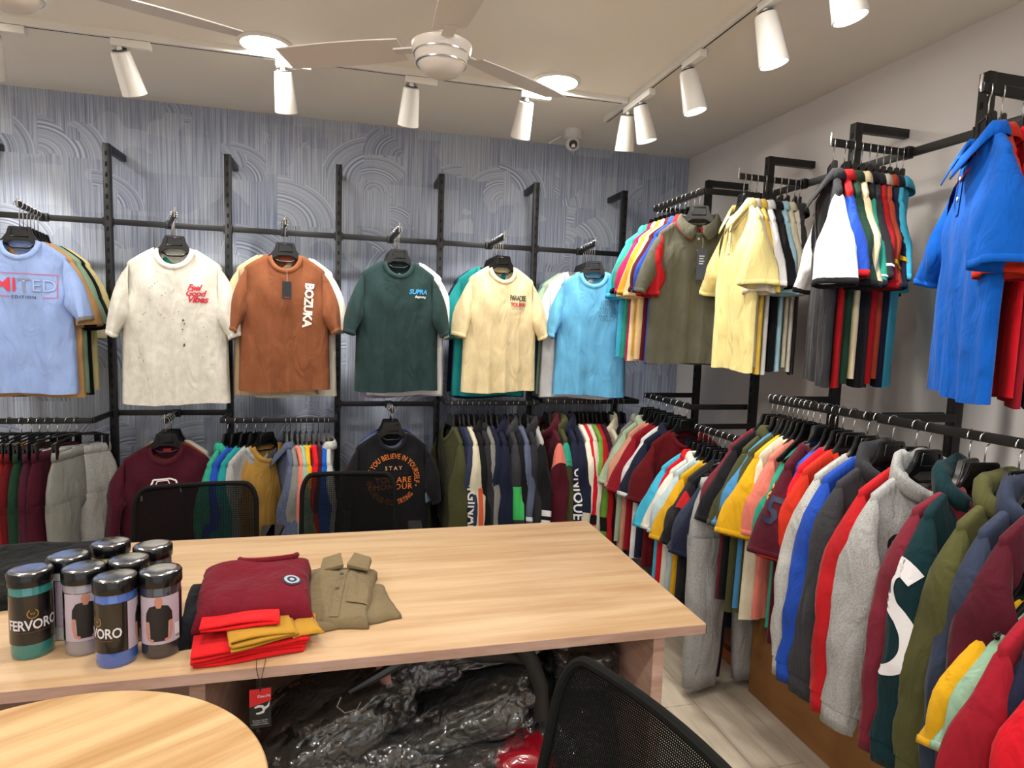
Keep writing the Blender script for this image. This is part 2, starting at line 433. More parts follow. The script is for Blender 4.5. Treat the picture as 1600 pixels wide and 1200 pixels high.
def hanger_meshes():
    out = {}
    for fit, (dp, hw) in {'open': (.011, .155), 'packed': (.0075, .152)}.items():
        # broad shoulder hanger: raised centre plate, sloping arms, arched underside
        top = [(-hw, -.064), (-hw + .02, -.05), (-.085, -.007), (-.068, .008), (-.052, .032), (-.042, .066), (.042, .066), (.052, .032), (.068, .008), (.085, -.007), (hw - .02, -.05), (hw, -.064)]
        und = [(hw - .004, -.076), (hw - .03, -.07), (.09, -.034), (.06, -.016), (.03, .002), (-.03, .002), (-.06, -.016), (-.09, -.034), (-hw + .03, -.07), (-hw + .004, -.076)]
        m = MB().prism(top + und, -dp * .8, dp * .8)
        bm = bmesh.new(); me = mesh('hanger_body', m.v, m.f); bm.from_mesh(me)
        bmesh.ops.recalc_face_normals(bm, faces=bm.faces)
        bmesh.ops.bevel(bm, geom=[e for e in bm.edges if e.calc_face_angle(0) > 1.2], offset=.003, segments=2, affect='EDGES')
        for f in bm.faces: f.smooth = True
        for e in bm.edges: e.smooth = e.calc_face_angle(0) < .6
        bm.to_mesh(me); bm.free()
        # lower bar and plate rim
        bar = MB().tube([(-.062, 0, -.012), (-.03, 0, -.03), (.03, 0, -.03), (.062, 0, -.012)], .005, 6)
        rim = MB().tube([(-.034, -dp * .85, .02), (-.03, -dp * .85, .056), (.03, -dp * .85, .056), (.034, -dp * .85, .02), (-.034, -dp * .85, .02)], .003, 5, cap=False)
        out[fit] = (me, mesh('lower_bar', bar.v, bar.f), mesh('plate_rim', rim.v, rim.f))
    for dz in (.13, .165):                # hook: stem and a round bend over the bar
        pts = [(0, 0, .06), (0, 0, dz - .034)]
        for i in range(13):
            a = rad(-70 + 270 * i / 12) + 0; pts.append((.0185 * math.cos(a) - .002, 0, dz + .0185 * math.sin(a)))
        hk = MB().tube(pts, .0021, 6)
        out['hook%d' % round(dz * 1000)] = mesh('hook', hk.v, hk.f)
    bar = MB().tube([(-.17, 0, .04), (-.13, 0, .05), (0, 0, .064), (.13, 0, .05), (.17, 0, .04)], .0055, 6)
    out['clipbar'] = mesh('hanger_body', bar.v, bar.f)
    cl = MB().box(-.01, .01, -.012, -.004, -.03, .045).box(-.01, .01, .004, .012, -.03, .045).box(-.008, .008, -.006, .006, .02, .045)
    out['clip'] = mesh('clip', cl.v, cl.f, False)
    return out
HG = hanger_meshes()
def hanger(pos, rz, label, fit='packed', tilt=0, drop=.13):
    h = thing('clothes_hanger', label, 'hanger', (pos[0], pos[1], pos[2] - drop), rz)
    h.rotation_euler = (0, tilt, rz)
    ob('hook', HG['hook%d' % round(drop * 1000)], CHROME, h)
    if fit == 'clip':
        ob('hanger_bar', HG['clipbar'], BLACK_PL, h)
        for s in (-1, 1): ob('clip', HG['clip'], BLACK_PL, h, (s * .155, 0, 0))
    else:
        a = ob('hanger_body', HG[fit][0], BLACK_PL, h); ob('lower_bar', HG[fit][1], BLACK_PL, a)
        if fit == 'open': ob('plate_rim', HG[fit][2], BLACK_PL, a)
    return h
def pants_meshes(var, fit='packed'):
    key = ('pants', fit, var)
    if key in GM: return GM[key]
    rs = random.Random(var * 13 + 5); g = {}; n = 26
    dk = 1.15 if fit == 'open' else 1
    def loft(secs, nn=n, lip=True):
        V = []; F = []
        for cx, z, a, b, ph, am in secs:
            for k in range(nn):
                q = 2 * PI * k / nn; wv = 1 + am * math.sin(3 * q + ph) + am * .6 * math.sin(5 * q + ph * 2)
                V.append((1.32 * cx + 1.32 * a * math.copysign(abs(math.cos(q)) ** .8, math.cos(q)), b * wv * math.copysign(abs(math.sin(q)) ** .7, math.sin(q)), z))
        for i in range(len(secs) - 1):
            for k in range(nn): F.append((i * nn + k, (i + 1) * nn + k, (i + 1) * nn + (k + 1) % nn, i * nn + (k + 1) % nn))
        return V, F
    ph = rs.uniform(0, 6)
    g['waist'] = mesh('waistband', *loft([(0, -.002, .128, .013 * dk, 0, 0), (0, .004, .133, .016 * dk, 0, 0), (0, -.018, .136, .018 * dk, 0, .03), (0, -.04, .136, .018 * dk, 0, .03), (0, -.042, .128, .014 * dk, 0, 0)]))
    g['hip'] = mesh('hip', *loft([(0, -.038, .131, .015 * dk, ph, .05), (0, -.1, .15, .024 * dk, ph, .1), (0, -.18, .162, .03 * dk, ph, .14), (0, -.27, .166, .032 * dk, ph, .14), (0, -.3, .15, .02 * dk, ph, .1)]))
    g['legs'] = []
    for s in (-1, 1):
        secs = []
        for i in range(13):
            t = i / 12; a = .08 - .022 * t; zz = -.24 - .66 * t
            secs.append((s * (.083 + .012 * t), zz, a, (.034 - .004 * t) * dk * (1 + .12 * math.sin(t * 17 + ph)), ph + s + t * 2, .12))
        secs.append((s * .095, -.895, .05, .02, 0, 0))
        g['legs'].append(mesh('leg', *loft(secs)))
    ds = MB()
    for s in (-1, 1): ds.tube([(s * .01, -.02 * dk, -.02), (s * .014, -.03 * dk, -.06), (s * .016 + .006, -.042 * dk, -.14), (s * .02, -.045 * dk, -.2)], .0035, 6)
    g['string'] = mesh('drawstring', ds.v, ds.f)
    GM[key] = g; return g
HCOUNT = [0]
def garment(kind, pos, rz, col, label, short, rack, fit='packed', var=0, sleeve=None, collar=None, cuff=None, style='plain', band=None, scale=1., tilt=0, hem=None, drop=.13, shift=0):
    """one garment and the hanger that carries it; pos is the point of the bar under the hook"""
    nm, word, cat = KIND[kind]
    t = thing(nm, label, cat, (pos[0], pos[1], pos[2] - drop), rz)
    t.rotation_euler = (0, tilt, rz); t.scale = (scale, scale, scale)
    t.location.x += shift * math.cos(rz); t.location.y += shift * math.sin(rz)
    hanger(pos, rz, 'black plastic hanger holding the %s on %s' % (short, rack), 'clip' if kind == 'pants' else 'packed' if fit == 'packed' else 'open', tilt, drop)
    fb = fabric(col, style)
    if kind == 'pants':
        g = pants_meshes(var % 4, fit)
        ob('waistband', g['waist'], fb, t); ob('hip', g['hip'], fb, t)
        for l in g['legs']: ob('leg', l, fb, t)
        if fit == 'open': ob('drawstring', g['string'], fb, t)
        return t
    g = garment_meshes(kind, fit, var % (4 if fit != 'packed' else 5))
    ob('body', g['body'], fb, t)
    fs = fabric(sleeve, style) if sleeve else fb
    fc = fabric(collar, style) if collar else fb
    fk = fabric(cuff, style) if cuff else fs
    for sm, cf in g['sleeves']:
        so = ob('sleeve', sm, fs, t); ob('cuff', cf, fk, so)
    ob('hood' if kind == 'hoodie' else 'collar', g['collar'], fc, t)
    if 'placket' in g:
        p = ob('placket', g['placket'], fc if kind == 'polo' else fb, t)
        if fit == 'open':
            for b in g['buttons']: ob('button', BTNM, mat('button_pale', '#d9d4c8', .4), p, b)
    if 'hem' in g: ob('hem_band', g['hem'], fabric(hem, style) if hem else fb, t)
    if band:                           # contrast stripes round the sleeves
        for (sm, cf), so in zip(g['sleeves'], [c for c in t.children if c.name.startswith('sleeve')]):
            for bc, z0, z1 in band:
                stripe(so, sm, bc, z0, z1)
    return t
def stripe(so, sm, col, z0, z1):
    key = ('stripe', sm.name, z0, z1)
    if key not in GM:
        n = 18; vs = [v.co for v in sm.vertices]; m = (len(vs) - 2 * n) // n; V = []; F = []; rows = []
        cen = [sum((vs[i * n + k] for k in range(n)), Vector()) / n for i in range(m)]
        for j in range(5):
            f = (z0 + (z1 - z0) * j / 4) * (m - 1); i = min(int(f), m - 2); u = f - i
            c = cen[i].lerp(cen[i + 1], u)
            for k in range(n):
                p = vs[i * n + k].lerp(vs[(i + 1) * n + k], u); V.append(c + (p - c) * 1.03 + (p - c).normalized() * .0012)
        for j in range(4):
            for k in range(n):
                f = (j * n + k, j * n + (k + 1) % n, (j + 1) * n + (k + 1) % n, (j + 1) * n + k)
                F.append(f if cen[-1].x < 0 else f[::-1])
        GM[key] = mesh('stripe', V, F)
    ob('stripe', GM[key], fabric(col), so)
def add_print(t, vf, col, ox, oz, where='body', rot=0, name='print', sleeve=-1, d=(0, 1, 0), u=(1, 0, 0), v=(0, 0, 1), rough=.6, split=False):
    """print on the chest (x, z from the neck point) or on a sleeve"""
    me = None
    if where == 'body': host = [c for c in t.children if c.name.split('.')[0] == 'body'][0]
    else: host = sorted([c for c in t.children if c.name.split('.')[0] == 'sleeve'], key=lambda c: sum(q.co.x for q in c.data.vertices))[0 if sleeve < 0 else 1]
    c, s = math.cos(rot), math.sin(rot)
    P = [(x * c - y * s, x * s + y * c) for x, y in vf[0]]
    if where == 'body': o3 = (ox, 0, oz)
    else: o3 = ox
    pm = project((P, vf[1]), host.data, o3, u, v, d)
    if not split: return ob(name, pm, mat('ink_%s' % col, col, rough), host)
    # large lettering: one object per separate letter
    par = list(range(len(pm.vertices)))
    def find(a):
        while par[a] != a: par[a] = par[par[a]]; a = par[a]
        return a
    for p in pm.polygons:
        for q in p.vertices[1:]: par[find(q)] = find(p.vertices[0])
    gr = {}
    for p in pm.polygons: gr.setdefault(find(p.vertices[0]), []).append(tuple(p.vertices))
    for fs in gr.values():
        ids = sorted({i for f in fs for i in f}); mp = {i: k for k, i in enumerate(ids)}
        ob(name, mesh(name, [pm.vertices[i].co for i in ids], [tuple(mp[i] for i in f) for f in fs]), mat('ink_%s' % col, col, rough), host)

# ------------------------------------------------------------------ surface materials
def plaster_blue():
    m = mat('combed_blue_plaster', '#7f8fc0', .62, spec=.35); nt = m.node_tree; b = nt.nodes['Principled BSDF']; L = nt.links.new
    tc = N(nt, 'ShaderNodeTexCoord'); sep = N(nt, 'ShaderNodeSeparateXYZ'); L(tc.outputs['Object'], sep.inputs[0])
    def M(op, a, bb=None, cc=None):
        n = N(nt, 'ShaderNodeMath', operation=op)
        for i, x in enumerate((a, bb, cc)):
            if x is None: continue
            if isinstance(x, (int, float)): n.inputs[i].default_value = x
            else: L(x, n.inputs[i])
        return n.outputs[0]
    def layer(cell, ox, oz):
        zc = M('MULTIPLY', M('ADD', sep.outputs['Z'], oz), 1 / (cell * .8)); zr = M('FLOOR', zc)
        xo = M('MULTIPLY', M('FRACT', M('MULTIPLY', zr, .37)), 1)
        xc = M('ADD', M('MULTIPLY', M('ADD', sep.outputs['X'], ox), 1 / cell), xo); xr = M('FLOOR', xc)
        cb = N(nt, 'ShaderNodeCombineXYZ'); L(xr, cb.inputs[0]); L(zr, cb.inputs[1])
        wn = N(nt, 'ShaderNodeTexWhiteNoise', noise_dimensions='2D'); L(cb.outputs[0], wn.inputs['Vector'])
        sc = N(nt, 'ShaderNodeSeparateXYZ'); L(wn.outputs['Color'], sc.inputs[0])
        lx = M('FRACT', xc); lz = M('FRACT', zc)
        # arcs around a lower corner of the cell
        fx = M('ABSOLUTE', M('SUBTRACT', lx, M('GREATER_THAN', sc.outputs[1], .5)))
        rr = M('SQRT', M('ADD', M('MULTIPLY', fx, fx), M('MULTIPLY', lz, lz)))
        n1 = N(nt, 'ShaderNodeTexNoise', noise_dimensions='1D'); n1.inputs['Scale'].default_value = 26; n1.inputs['Detail'].default_value = 3
        L(rr, n1.inputs['W'])
        arcin = M('LESS_THAN', rr, .97)
        mp = N(nt, 'ShaderNodeMapping'); mp.inputs['Scale'].default_value = (130, 1, 2.2); L(tc.outputs['Object'], mp.inputs[0])
        n2 = N(nt, 'ShaderNodeTexNoise'); n2.inputs['Scale'].default_value = 1; n2.inputs['Detail'].default_value = 3; L(mp.outputs[0], n2.inputs['Vector'])
        pick = M('MULTIPLY', M('GREATER_THAN', sc.outputs[0], .74), arcin)
        line = M('ADD', M('MULTIPLY', n1.outputs[0], pick), M('MULTIPLY', n2.outputs[0], M('SUBTRACT', 1, pick)))
        edge = M('MULTIPLY', M('GREATER_THAN', lz, .95), .0)
        return line, sc.outputs[2]
    l1, t1 = layer(.27, 3.1, .05); l2, t2 = layer(.36, 3.33, .22)
    big = N(nt, 'ShaderNodeTexNoise'); big.inputs['Scale'].default_value = 3.2; big.inputs['Detail'].default_value = 2; L(tc.outputs['Object'], big.inputs['Vector'])
    sel = M('GREATER_THAN', big.outputs[0], .5)
    ln = M('ADD', M('MULTIPLY', l1, sel), M('MULTIPLY', l2, M('SUBTRACT', 1, sel)))
    tn = M('ADD', M('MULTIPLY', t1, sel), M('MULTIPLY', t2, M('SUBTRACT', 1, sel)))
    h = M('ADD', M('MULTIPLY', ln, .9), M('MULTIPLY', tn, .13))
    rp = N(nt, 'ShaderNodeValToRGB'); e = rp.color_ramp.elements
    e[0].position = .3; e[0].color = (*lin('#727d9c'), 1); e[1].position = .76; e[1].color = (*lin('#cad1da'), 1)
    L(h, rp.inputs[0]); L(rp.outputs[0], b.inputs['Base Color'])
    bp = N(nt, 'ShaderNodeBump'); bp.inputs['Strength'].default_value = .5; bp.inputs['Distance'].default_value = .004
    L(h, bp.inputs['Height']); L(bp.outputs[0], b.inputs['Normal'])
    return m
def wood(name, c0, c1, rot=(0, 0, 0), scale=(1, 1, 1)):
    m = mat(name, c0, .42, spec=.4); nt = m.node_tree; b = nt.nodes['Principled BSDF']; L = nt.links.new
    tc = N(nt, 'ShaderNodeTexCoord'); mp = N(nt, 'ShaderNodeMapping'); mp.inputs['Rotation'].default_value = rot; L(tc.outputs['Object'], mp.inputs[0])
    mp2 = N(nt, 'ShaderNodeMapping'); mp2.inputs['Scale'].default_value = scale; L(mp.outputs[0], mp2.inputs[0])
    n1 = N(nt, 'ShaderNodeTexNoise'); n1.inputs['Scale'].default_value = 2.2; n1.inputs['Detail'].default_value = 8; n1.inputs['Roughness'].default_value = .62; n1.inputs['Distortion'].default_value = .25
    L(mp2.outputs[0], n1.inputs['Vector'])
    rp = N(nt, 'ShaderNodeValToRGB'); e = rp.color_ramp.elements
    e[0].position = .34; e[0].color = (*lin(c1), 1); e[1].position = .62; e[1].color = (*lin(c0), 1)
    L(n1.outputs[0], rp.inputs[0]); L(rp.outputs[0], b.inputs['Base Color'])
    bp = N(nt, 'ShaderNodeBump'); bp.inputs['Strength'].default_value = .06; L(n1.outputs[0], bp.inputs['Height']); L(bp.outputs[0], b.inputs['Normal'])
    return m
def paint(name, col, rough=.75):
    m = mat(name, col, rough, spec=.25); nt = m.node_tree; b = nt.nodes['Principled BSDF']; L = nt.links.new
    tc = N(nt, 'ShaderNodeTexCoord'); n1 = N(nt, 'ShaderNodeTexNoise'); n1.inputs['Scale'].default_value = 60; n1.inputs['Detail'].default_value = 4
    L(tc.outputs['Object'], n1.inputs['Vector'])
    bp = N(nt, 'ShaderNodeBump'); bp.inputs['Strength'].default_value = .05; bp.inputs['Distance'].default_value = .003
    L(n1.outputs[0], bp.inputs['Height']); L(bp.outputs[0], b.inputs['Normal']); return m
WHITE = paint('white_wall_paint', '#e2ddda'); CEIL = paint('ceiling_paint', '#efe9de')
BLKM = mat('black_powder_coat', '#141415', .42, spec=.4)
SLOTM = mat('slot_dark', '#020202', .9)
WHITEPL = mat('white_lamp_enamel', '#e6e3dc', .4)
OAKTOP = wood('light_oak_laminate', '#cfb18c', '#b48f68', (0, 0, 0), (.55, 7, 7))
OAKROUND = wood('round_oak_laminate', '#d2b080', '#b08654', (0, 0, rad(-32)), (.5, 8, 8))
OAKEDGE = wood('pink_oak_edge', '#c3a294', '#a5826f', (0, 0, 0), (1.5, 1.5, 9))
# ------------------------------------------------------------------ the room
struct(box('wall_back', XL - .1, W + .1, D, D + .1, 0, H, plaster_blue(), bevel=0))
struct(box('wall_right', W, W + .1, YF, D, 0, H, WHITE, bevel=0))
struct(box('wall_left', XL - .1, XL, YF, D, 0, H, WHITE, bevel=0))
wf = struct(MB().box(XL - .1, -2.2, YF - .1, YF, 0, H).box(1.6, W + .1, YF - .1, YF, 0, H).box(-2.2, 1.6, YF - .1, YF, 0, .25).box(-2.2, 1.6, YF - .1, YF, 2.45, H).build('wall_front', WHITE, smooth=False))
win = bpy.data.objects.new('added_window_1', None); COL.objects.link(win); struct(win)  # unseen shop-front window, added so daylight brightens ceiling and walls
for a in (-2.2, -.95, .3, 1.56): box('added_window_frame', a, a + .04, YF - .07, YF - .03, .25, 2.45, BLKM, win)
for a in (.25, 2.41): box('added_window_frame', -2.2, 1.6, YF - .07, YF - .03, a, a + .04, BLKM, win)
gm = bpy.data.materials.new('added_window_glass'); gm.use_nodes = True; gn = gm.node_tree
for n_ in list(gn.nodes): gn.nodes.remove(n_)
go_, gx, gt, gg = N(gn, 'ShaderNodeOutputMaterial'), N(gn, 'ShaderNodeMixShader'), N(gn, 'ShaderNodeBsdfTransparent'), N(gn, 'ShaderNodeBsdfGlossy')
gg.inputs['Roughness'].default_value = .03; gx.inputs[0].default_value = .06
gn.links.new(gt.outputs[0], gx.inputs[1]); gn.links.new(gg.outputs[0], gx.inputs[2]); gn.links.new(gx.outputs[0], go_.inputs[0])
for a in (-2.16, -.91, .34): box('pane', a, a + 1.21, YF - .053, YF - .047, .29, 2.41, gm, win, bevel=0)
pl0 = bpy.data.lights.new('added_daylight_portal', 'AREA'); pl0.shape = 'RECTANGLE'; pl0.size = 3.8; pl0.size_y = 2.2; pl0.cycles.is_portal = True  # guides sky light in through the added window
po = bpy.data.objects.new('added_daylight_portal', pl0); COL.objects.link(po); po.location = (-.3, YF - .09, 1.35); po.rotation_euler = (rad(90), 0, 0)
struct(box('ceiling', XL - .1, W + .1, YF - .1, D + .1, H, H + .1, CEIL, bevel=0))
FL = wood('pale_floor_board', '#c9bdaa', '#a99c8a', (0, 0, 0), (7, .6, 7))
fl = struct(box('floor', XL - .1, W + .1, YF - .1, D + .1, -.1, -.004, mat('floor_joint', '#6f665b', .8), bevel=0))
pw, pl = .2, 1.2
i = 0; x = XL
while x < 2.2:
    y = YF + (i % 3) * -.4
    while y < D:
        y0, y1, x1 = max(y, YF), min(y + pl, D), min(x + pw, W)
        if y1 - y0 > .05: box('plank', x + .001, x1 - .001, y0 + .001, y1 - .001, -.004, 0, FL, fl, bevel=0)
        y += pl
    x += pw; i += 1

# ------------------------------------------------------------------ lamps
def spot_light(parent, loc, target, watts, size=58, name='bulb'):
    l = bpy.data.lights.new('spot_lamp', 'SPOT'); l.energy = watts; l.spot_size = rad(size); l.spot_blend = .7; l.shadow_soft_size = .035; l.color = (1, .955, .88)
    o = bpy.data.objects.new(name, l); COL.objects.link(o); o.location = loc
    o.rotation_euler = (Vector(target) - Vector(loc)).to_track_quat('-Z', 'Y').to_euler()
    return o
def track(name, label, p0, p1):
    t = thing(name, label, 'track', p0); a = Vector(p1) - Vector(p0); ln = a.length; t.rotation_euler = (0, 0, math.atan2(a.y, a.x))
    MB().box(0, ln, -.017, .017, -.03, -.024).box(0, ln, -.017, -.009, -.024, 0).box(0, ln, .009, .017, -.024, 0).box(0, ln, -.009, .009, -.004, 0).build('rail_channel', WHITEPL, t, smooth=False)
    box('conductor_slot', .02, ln - .02, -.003, .003, -.0308, -.029, SLOTM, t, bevel=0)
    for x in (0, ln): box('end_cap', x - .006, x + .006, -.019, .019, -.032, 0, WHITEPL, t)
track('track_rail', 'long white ceiling track running parallel to the blue wall', (-2.9, 3.1, H), (1.345, 3.1, H))
track('track_rail', 'white ceiling track running towards the camera along the right wall', (1.37, 3.42, H), (1.37, -1.5, H))
LED = mat('led_face', '#fff6e4', .3, emit='#fff2dc', es=14)
def head(pos, target, along, label, ad=1):
    """track head: adapter box, swivel stem and tapered can"""
    t = thing('track_spotlight', label, 'spotlight', pos, 0, None)
    ax = (1, 0, 0) if along == 'x' else (0, 1, 0)
    z = -.032
    if along == 'x': box('adapter', -.03 if ad > 0 else -.12, .12 if ad > 0 else .03, -.016, .016, z - .03, z, WHITEPL, t)
    else: box('adapter', -.016, .016, -.12, .03, z - .03, z, WHITEPL, t)
    st = MB().tube([(0, 0, z - .03), (0, 0, z - .052)], .011, 12).build('swivel_stem', WHITEPL, t)
    d = (Vector(target) - Vector(pos)).normalized()
    can = MB().lathe([(.024, 0), (.036, -.004), (.038, -.012), (.05, -.168), (.0505, -.172), (.046, -.172), (.043, -.14)], 28)
    o = can.build('lamp_can', WHITEPL, t, loc=(0, 0, z - .045)); o.rotation_euler = d.to_track_quat('-Z', 'Y').to_euler()
    MB().lathe([(.001, -.15), (.041, -.15), (.041, -.146), (.001, -.146)], 24).build('led_disc', LED, o)
    MB().lathe([(.018, .001), (.028, .001), (.028, .004), (.018, .004)], 20).build('heat_sink', mat('dark_metal', '#333230', .5), o)
    p = Vector(pos) + Vector((0, 0, z - .045)) + d * .18
    spot_light(t, p, target, SPOT_W)
    return t
TY = 3.1
for x, tx, tz, nm in ((-1.42, -1.75, 1.2, 'white track spotlight at the left edge of the picture'), (-.96, -.75, .9, 'white track spotlight left of the first round downlight'), (-.31, -.25, .7, 'white track spotlight just below the left round downlight'),
                  (.26, .2, .7, 'white track spotlight below the ceiling fan hub'), (.82, .78, .8, 'white track spotlight below the right round downlight'), (-2.1, -2.2, 1.0, 'white track spotlight beyond the left picture edge')):
    head((x, TY, H), (tx, 3.75, tz + .75), 'x', nm)
for y, tgt, nm in ((3.12, (1.5, 3.7, 1.0), 'farthest white spotlight on the right-hand track'), (2.97, (1.75, 2.95, 1.2), 'second farthest white spotlight on the right-hand track, tilted right'),
                   (2.52, (1.75, 2.35, 1.0), 'white spotlight third from the far end of the right track'), (2.0, (1.75, 1.85, 1.0), 'white spotlight near the front of the right track, seen whole'),
                   (1.66, (1.75, 1.45, 1.0), 'nearest white spotlight, cut by the top picture edge'), (.9, (1.7, .8, .9), 'white spotlight on the right track above the camera')):
    head((1.37, y, H), tgt, 'y', nm)
DLE = mat('downlight_diffuser', '#fffaf2', .4, emit='#fff4e6', es=9)
def downlight(x, y, label, grp=None):
    t = thing('ceiling_downlight', label, 'downlight', (x, y, H), 0, grp)
    MB().lathe([(.098, 0), (.115, 0), (.117, -.006), (.1, -.012), (.098, -.008)], 36).build('trim_ring', WHITEPL, t)
    MB().lathe([(.001, -.004), (.098, -.004), (.098, -.009), (.001, -.009)], 32).build('diffuser', DLE, t)
    l = bpy.data.lights.new('downlight_lamp', 'AREA'); l.shape = 'DISK'; l.size = .19; l.energy = DOWN_W; l.color = (1, .96, .9)
    o = bpy.data.objects.new('downlight_bulb', l); COL.objects.link(o); o.location = (x, y, H - .02)
downlight(-.375, 3.02, 'round lit downlight on the ceiling above the left T-shirts')
downlight(.943, 3.005, 'round lit downlight on the ceiling left of the small camera')
for x, xn in ((-1.7, 'left'), (-.375, 'middle'), (.943, 'right')):  # unseen rows of lamps, added to fill the room with light
    for y, yn in ((1.6, 'over the long table'), (.2, 'over the camera'), (-1.2, 'behind the camera')): downlight(x, y, 'unseen ceiling downlight added for fill light, %s column, %s' % (xn, yn))
downlight(-1.7, 3.02, 'unseen ceiling downlight added for fill light beyond the left picture edge')  # also added out of view as fill, continuing the visible row
# fans
def fan(pos, rz, label):
    t = thing('ceiling_fan', label, 'ceiling fan', pos, rz)
    FW = mat('fan_ivory', '#d3cbc2', .35)
    MB().lathe([(.001, -.055), (.03, -.053), (.06, -.04), (.083, -.012), (.092, .018), (.1, .03), (.102, .05), (.085, .06), (.03, .065)], 36).build('motor_hub', FW, t)
    for z, r in ((-.012, .0845), (.018, .0935)): MB().lathe([(r - .004, z - .003), (r + .0015, z - .002), (r + .0015, z + .002), (r - .004, z + .003)], 36).build('chrome_ring', CHROME, t)
    MB().tube([(0, 0, .06), (0, 0, H - pos[2])], .012, 12).build('down_rod', FW, t)
    MB().lathe([(.02, H - pos[2] - .07), (.055, H - pos[2] - .03), (.06, H - pos[2])], 24).build('canopy', FW, t)
    for k in range(3):
        a = 2 * PI * k / 3
        bl = MB(); n = 10; V = []; F = []
        for i in range(n):
            r = .14 + .46 * i / (n - 1); wd = .055 + .012 * math.sin(PI * i / (n - 1)); tl = .02
            for sgn, dz in ((-1, 0), (1, 0), (1, .004), (-1, .004)): V.append((r, sgn * wd, .045 + sgn * tl * .6 + dz))
        for i in range(n - 1):
            for q in range(4): F.append((i * 4 + q, (i + 1) * 4 + q, (i + 1) * 4 + (q + 1) % 4, i * 4 + (q + 1) % 4))
        F += [(0, 1, 2, 3), ((n - 1) * 4 + 3, (n - 1) * 4 + 2, (n - 1) * 4 + 1, (n - 1) * 4)]
        b = bl.add(V, F).build('blade', FW, t); b.rotation_euler = (0, 0, a)
        MB().box(.08, .17, -.02, .02, .04, .046).build('blade_bracket', FW, b, smooth=False)
fan((.285, 2.22, 2.425), rad(-88), 'pale ceiling fan with round domed hub above the table')
fan((-.93, 2.12, 2.42), rad(20), 'second ceiling fan, hub cut by the top left corner')
# cctv
t = thing('security_camera', 'small white dome security camera on the ceiling by the blue wall', 'camera', (1.275, 3.7, H))
WP = mat('white_plastic', '#d8d6d6', .45)
MB().lathe([(.052, 0), (.052, -.045), (.046, -.05), (.001, -.05)], 28).build('mount', WP, t)
MB().lathe([(.001, -.045), (.03, -.045), (.04, -.065), (.042, -.085), (.036, -.105), (.02, -.118), (.001, -.122)], 28).build('head', WP, t)
e = MB().lathe([(.001, -.004), (.024, -.004), (.026, .006), (.02, .012), (.001, .012)], 24, axis='y').build('lens', mat('lens_black', '#08080a', .12), t, loc=(-.008, -.034, -.092)); e.rotation_euler = (rad(25), 0, rad(-12))
t2 = tag(MB().tube([(1.2, 3.86, H - .01), (1.16, 3.8, H - .06), (1.215, 3.73, H - .03)], .006, 6).build('cable_loop', WP), 'white cable loop beside the ceiling security camera', 'cable')

# ------------------------------------------------------------------ wall frames
PXS = [-1.82, -1.24, -.66, -.08, .5, 1.08, 1.66]; PY = 3.776; ZT = 2.406
QX = 1.985; QYS = [3.33, 2.78, 2.23, 1.68, 1.13, .58]
ORD = ['first', 'second', 'third', 'fourth', 'fifth', 'sixth', 'seventh', 'eighth', 'ninth', 'tenth', 'eleventh', 'twelfth', 'thirteenth', 'fourteenth', 'fifteenth', 'sixteenth', 'seventeenth', 'eighteenth', 'nineteenth', 'twentieth', 'twenty-first', 'twenty-second', 'twenty-third', 'twenty-fourth', 'twenty-fifth', 'twenty-sixth', 'twenty-seventh', 'twenty-eighth', 'twenty-ninth', 'thirtieth']
def post(pos, rz, depth, label):
    """slotted upright standing off the wall; local -y faces the room"""
    t = thing('slotted_post', label, 'post', (pos[0], pos[1], 0), rz)
    box('upright', -.017, .017, -.017, .017, 0, ZT, BLKM, t)
    box('wall_bracket', -.015, .015, .017, depth, ZT - .035, ZT, BLKM, t)
    box('wall_bracket', -.015, .015, .017, depth, .3, .335, BLKM, t)
    s = MB()
    z = .2
    while z < ZT - .06:
        s.box(-.005, .005, -.0178, -.0165, z, z + .022); z += .055
    so = s.build('slots', SLOTM, t, smooth=False); so['kind'] = 'stuff'
names = ['black slotted post beyond the left picture edge', 'black slotted post left of the marbled white T-shirt', 'black slotted post between the white and brown T-shirts', 'black slotted post between the brown and dark green T-shirts',
         'black slotted post between the dark green and cream T-shirts', 'black slotted post between the cream and sky blue T-shirts', 'black slotted post at the right end of the blue wall']
for x, n in zip(PXS, names): post((x, PY), 0, D - PY, n)
names = ['farthest black post on the right wall, nearest the corner', 'black post behind the pale yellow polo rack on the right wall', 'black post behind the two-tone polo rack on the right wall',
         'black post behind the royal blue polo on the right wall', 'black post on the right wall beyond the right picture edge', 'last black post on the right wall beside the camera']
for y, n in zip(QYS, names): post((QX, y), rad(-90), W - QX, n)
def bar(label, p0, p1, name='cross_bar', h=.03, th=.014):
    """straight bar with end hooks"""
    t = thing(name, label, 'bar', p0); a = Vector(p1) - Vector(p0); ln = a.length; t.rotation_euler = (0, -math.asin(a.z / ln), math.atan2(a.y, a.x))
    box('tube', 0, ln, -th / 2, th / 2, -h / 2, h / 2, BLKM, t)
    for x in (.002, ln - .002): box('end_hook', x - .004, x + .004, -th, th, -h * .8, h * .7, BLKM, t)
    return t
def arm(label, p0, p1):
    """single hanging arm with an upturned chrome stop at its tip"""
    t = thing('faceout_rail', label, 'display rail', p0); a = Vector(p1) - Vector(p0); ln = a.length
    t.rotation_euler = (0, -math.asin(a.z / ln), math.atan2(a.y, a.x))
    box('tube', 0, ln, -.0075, .0075, -.0125, .0125, BLKM, t)
    box('mount', -.004, .02, -.02, .02, -.022, .02, BLKM, t)
    MB().tube([(ln, 0, -.012), (ln + .003, 0, 0), (ln + .002, 0, .034)], .004, 6).build('end_stop', CHROME, t)
    return t
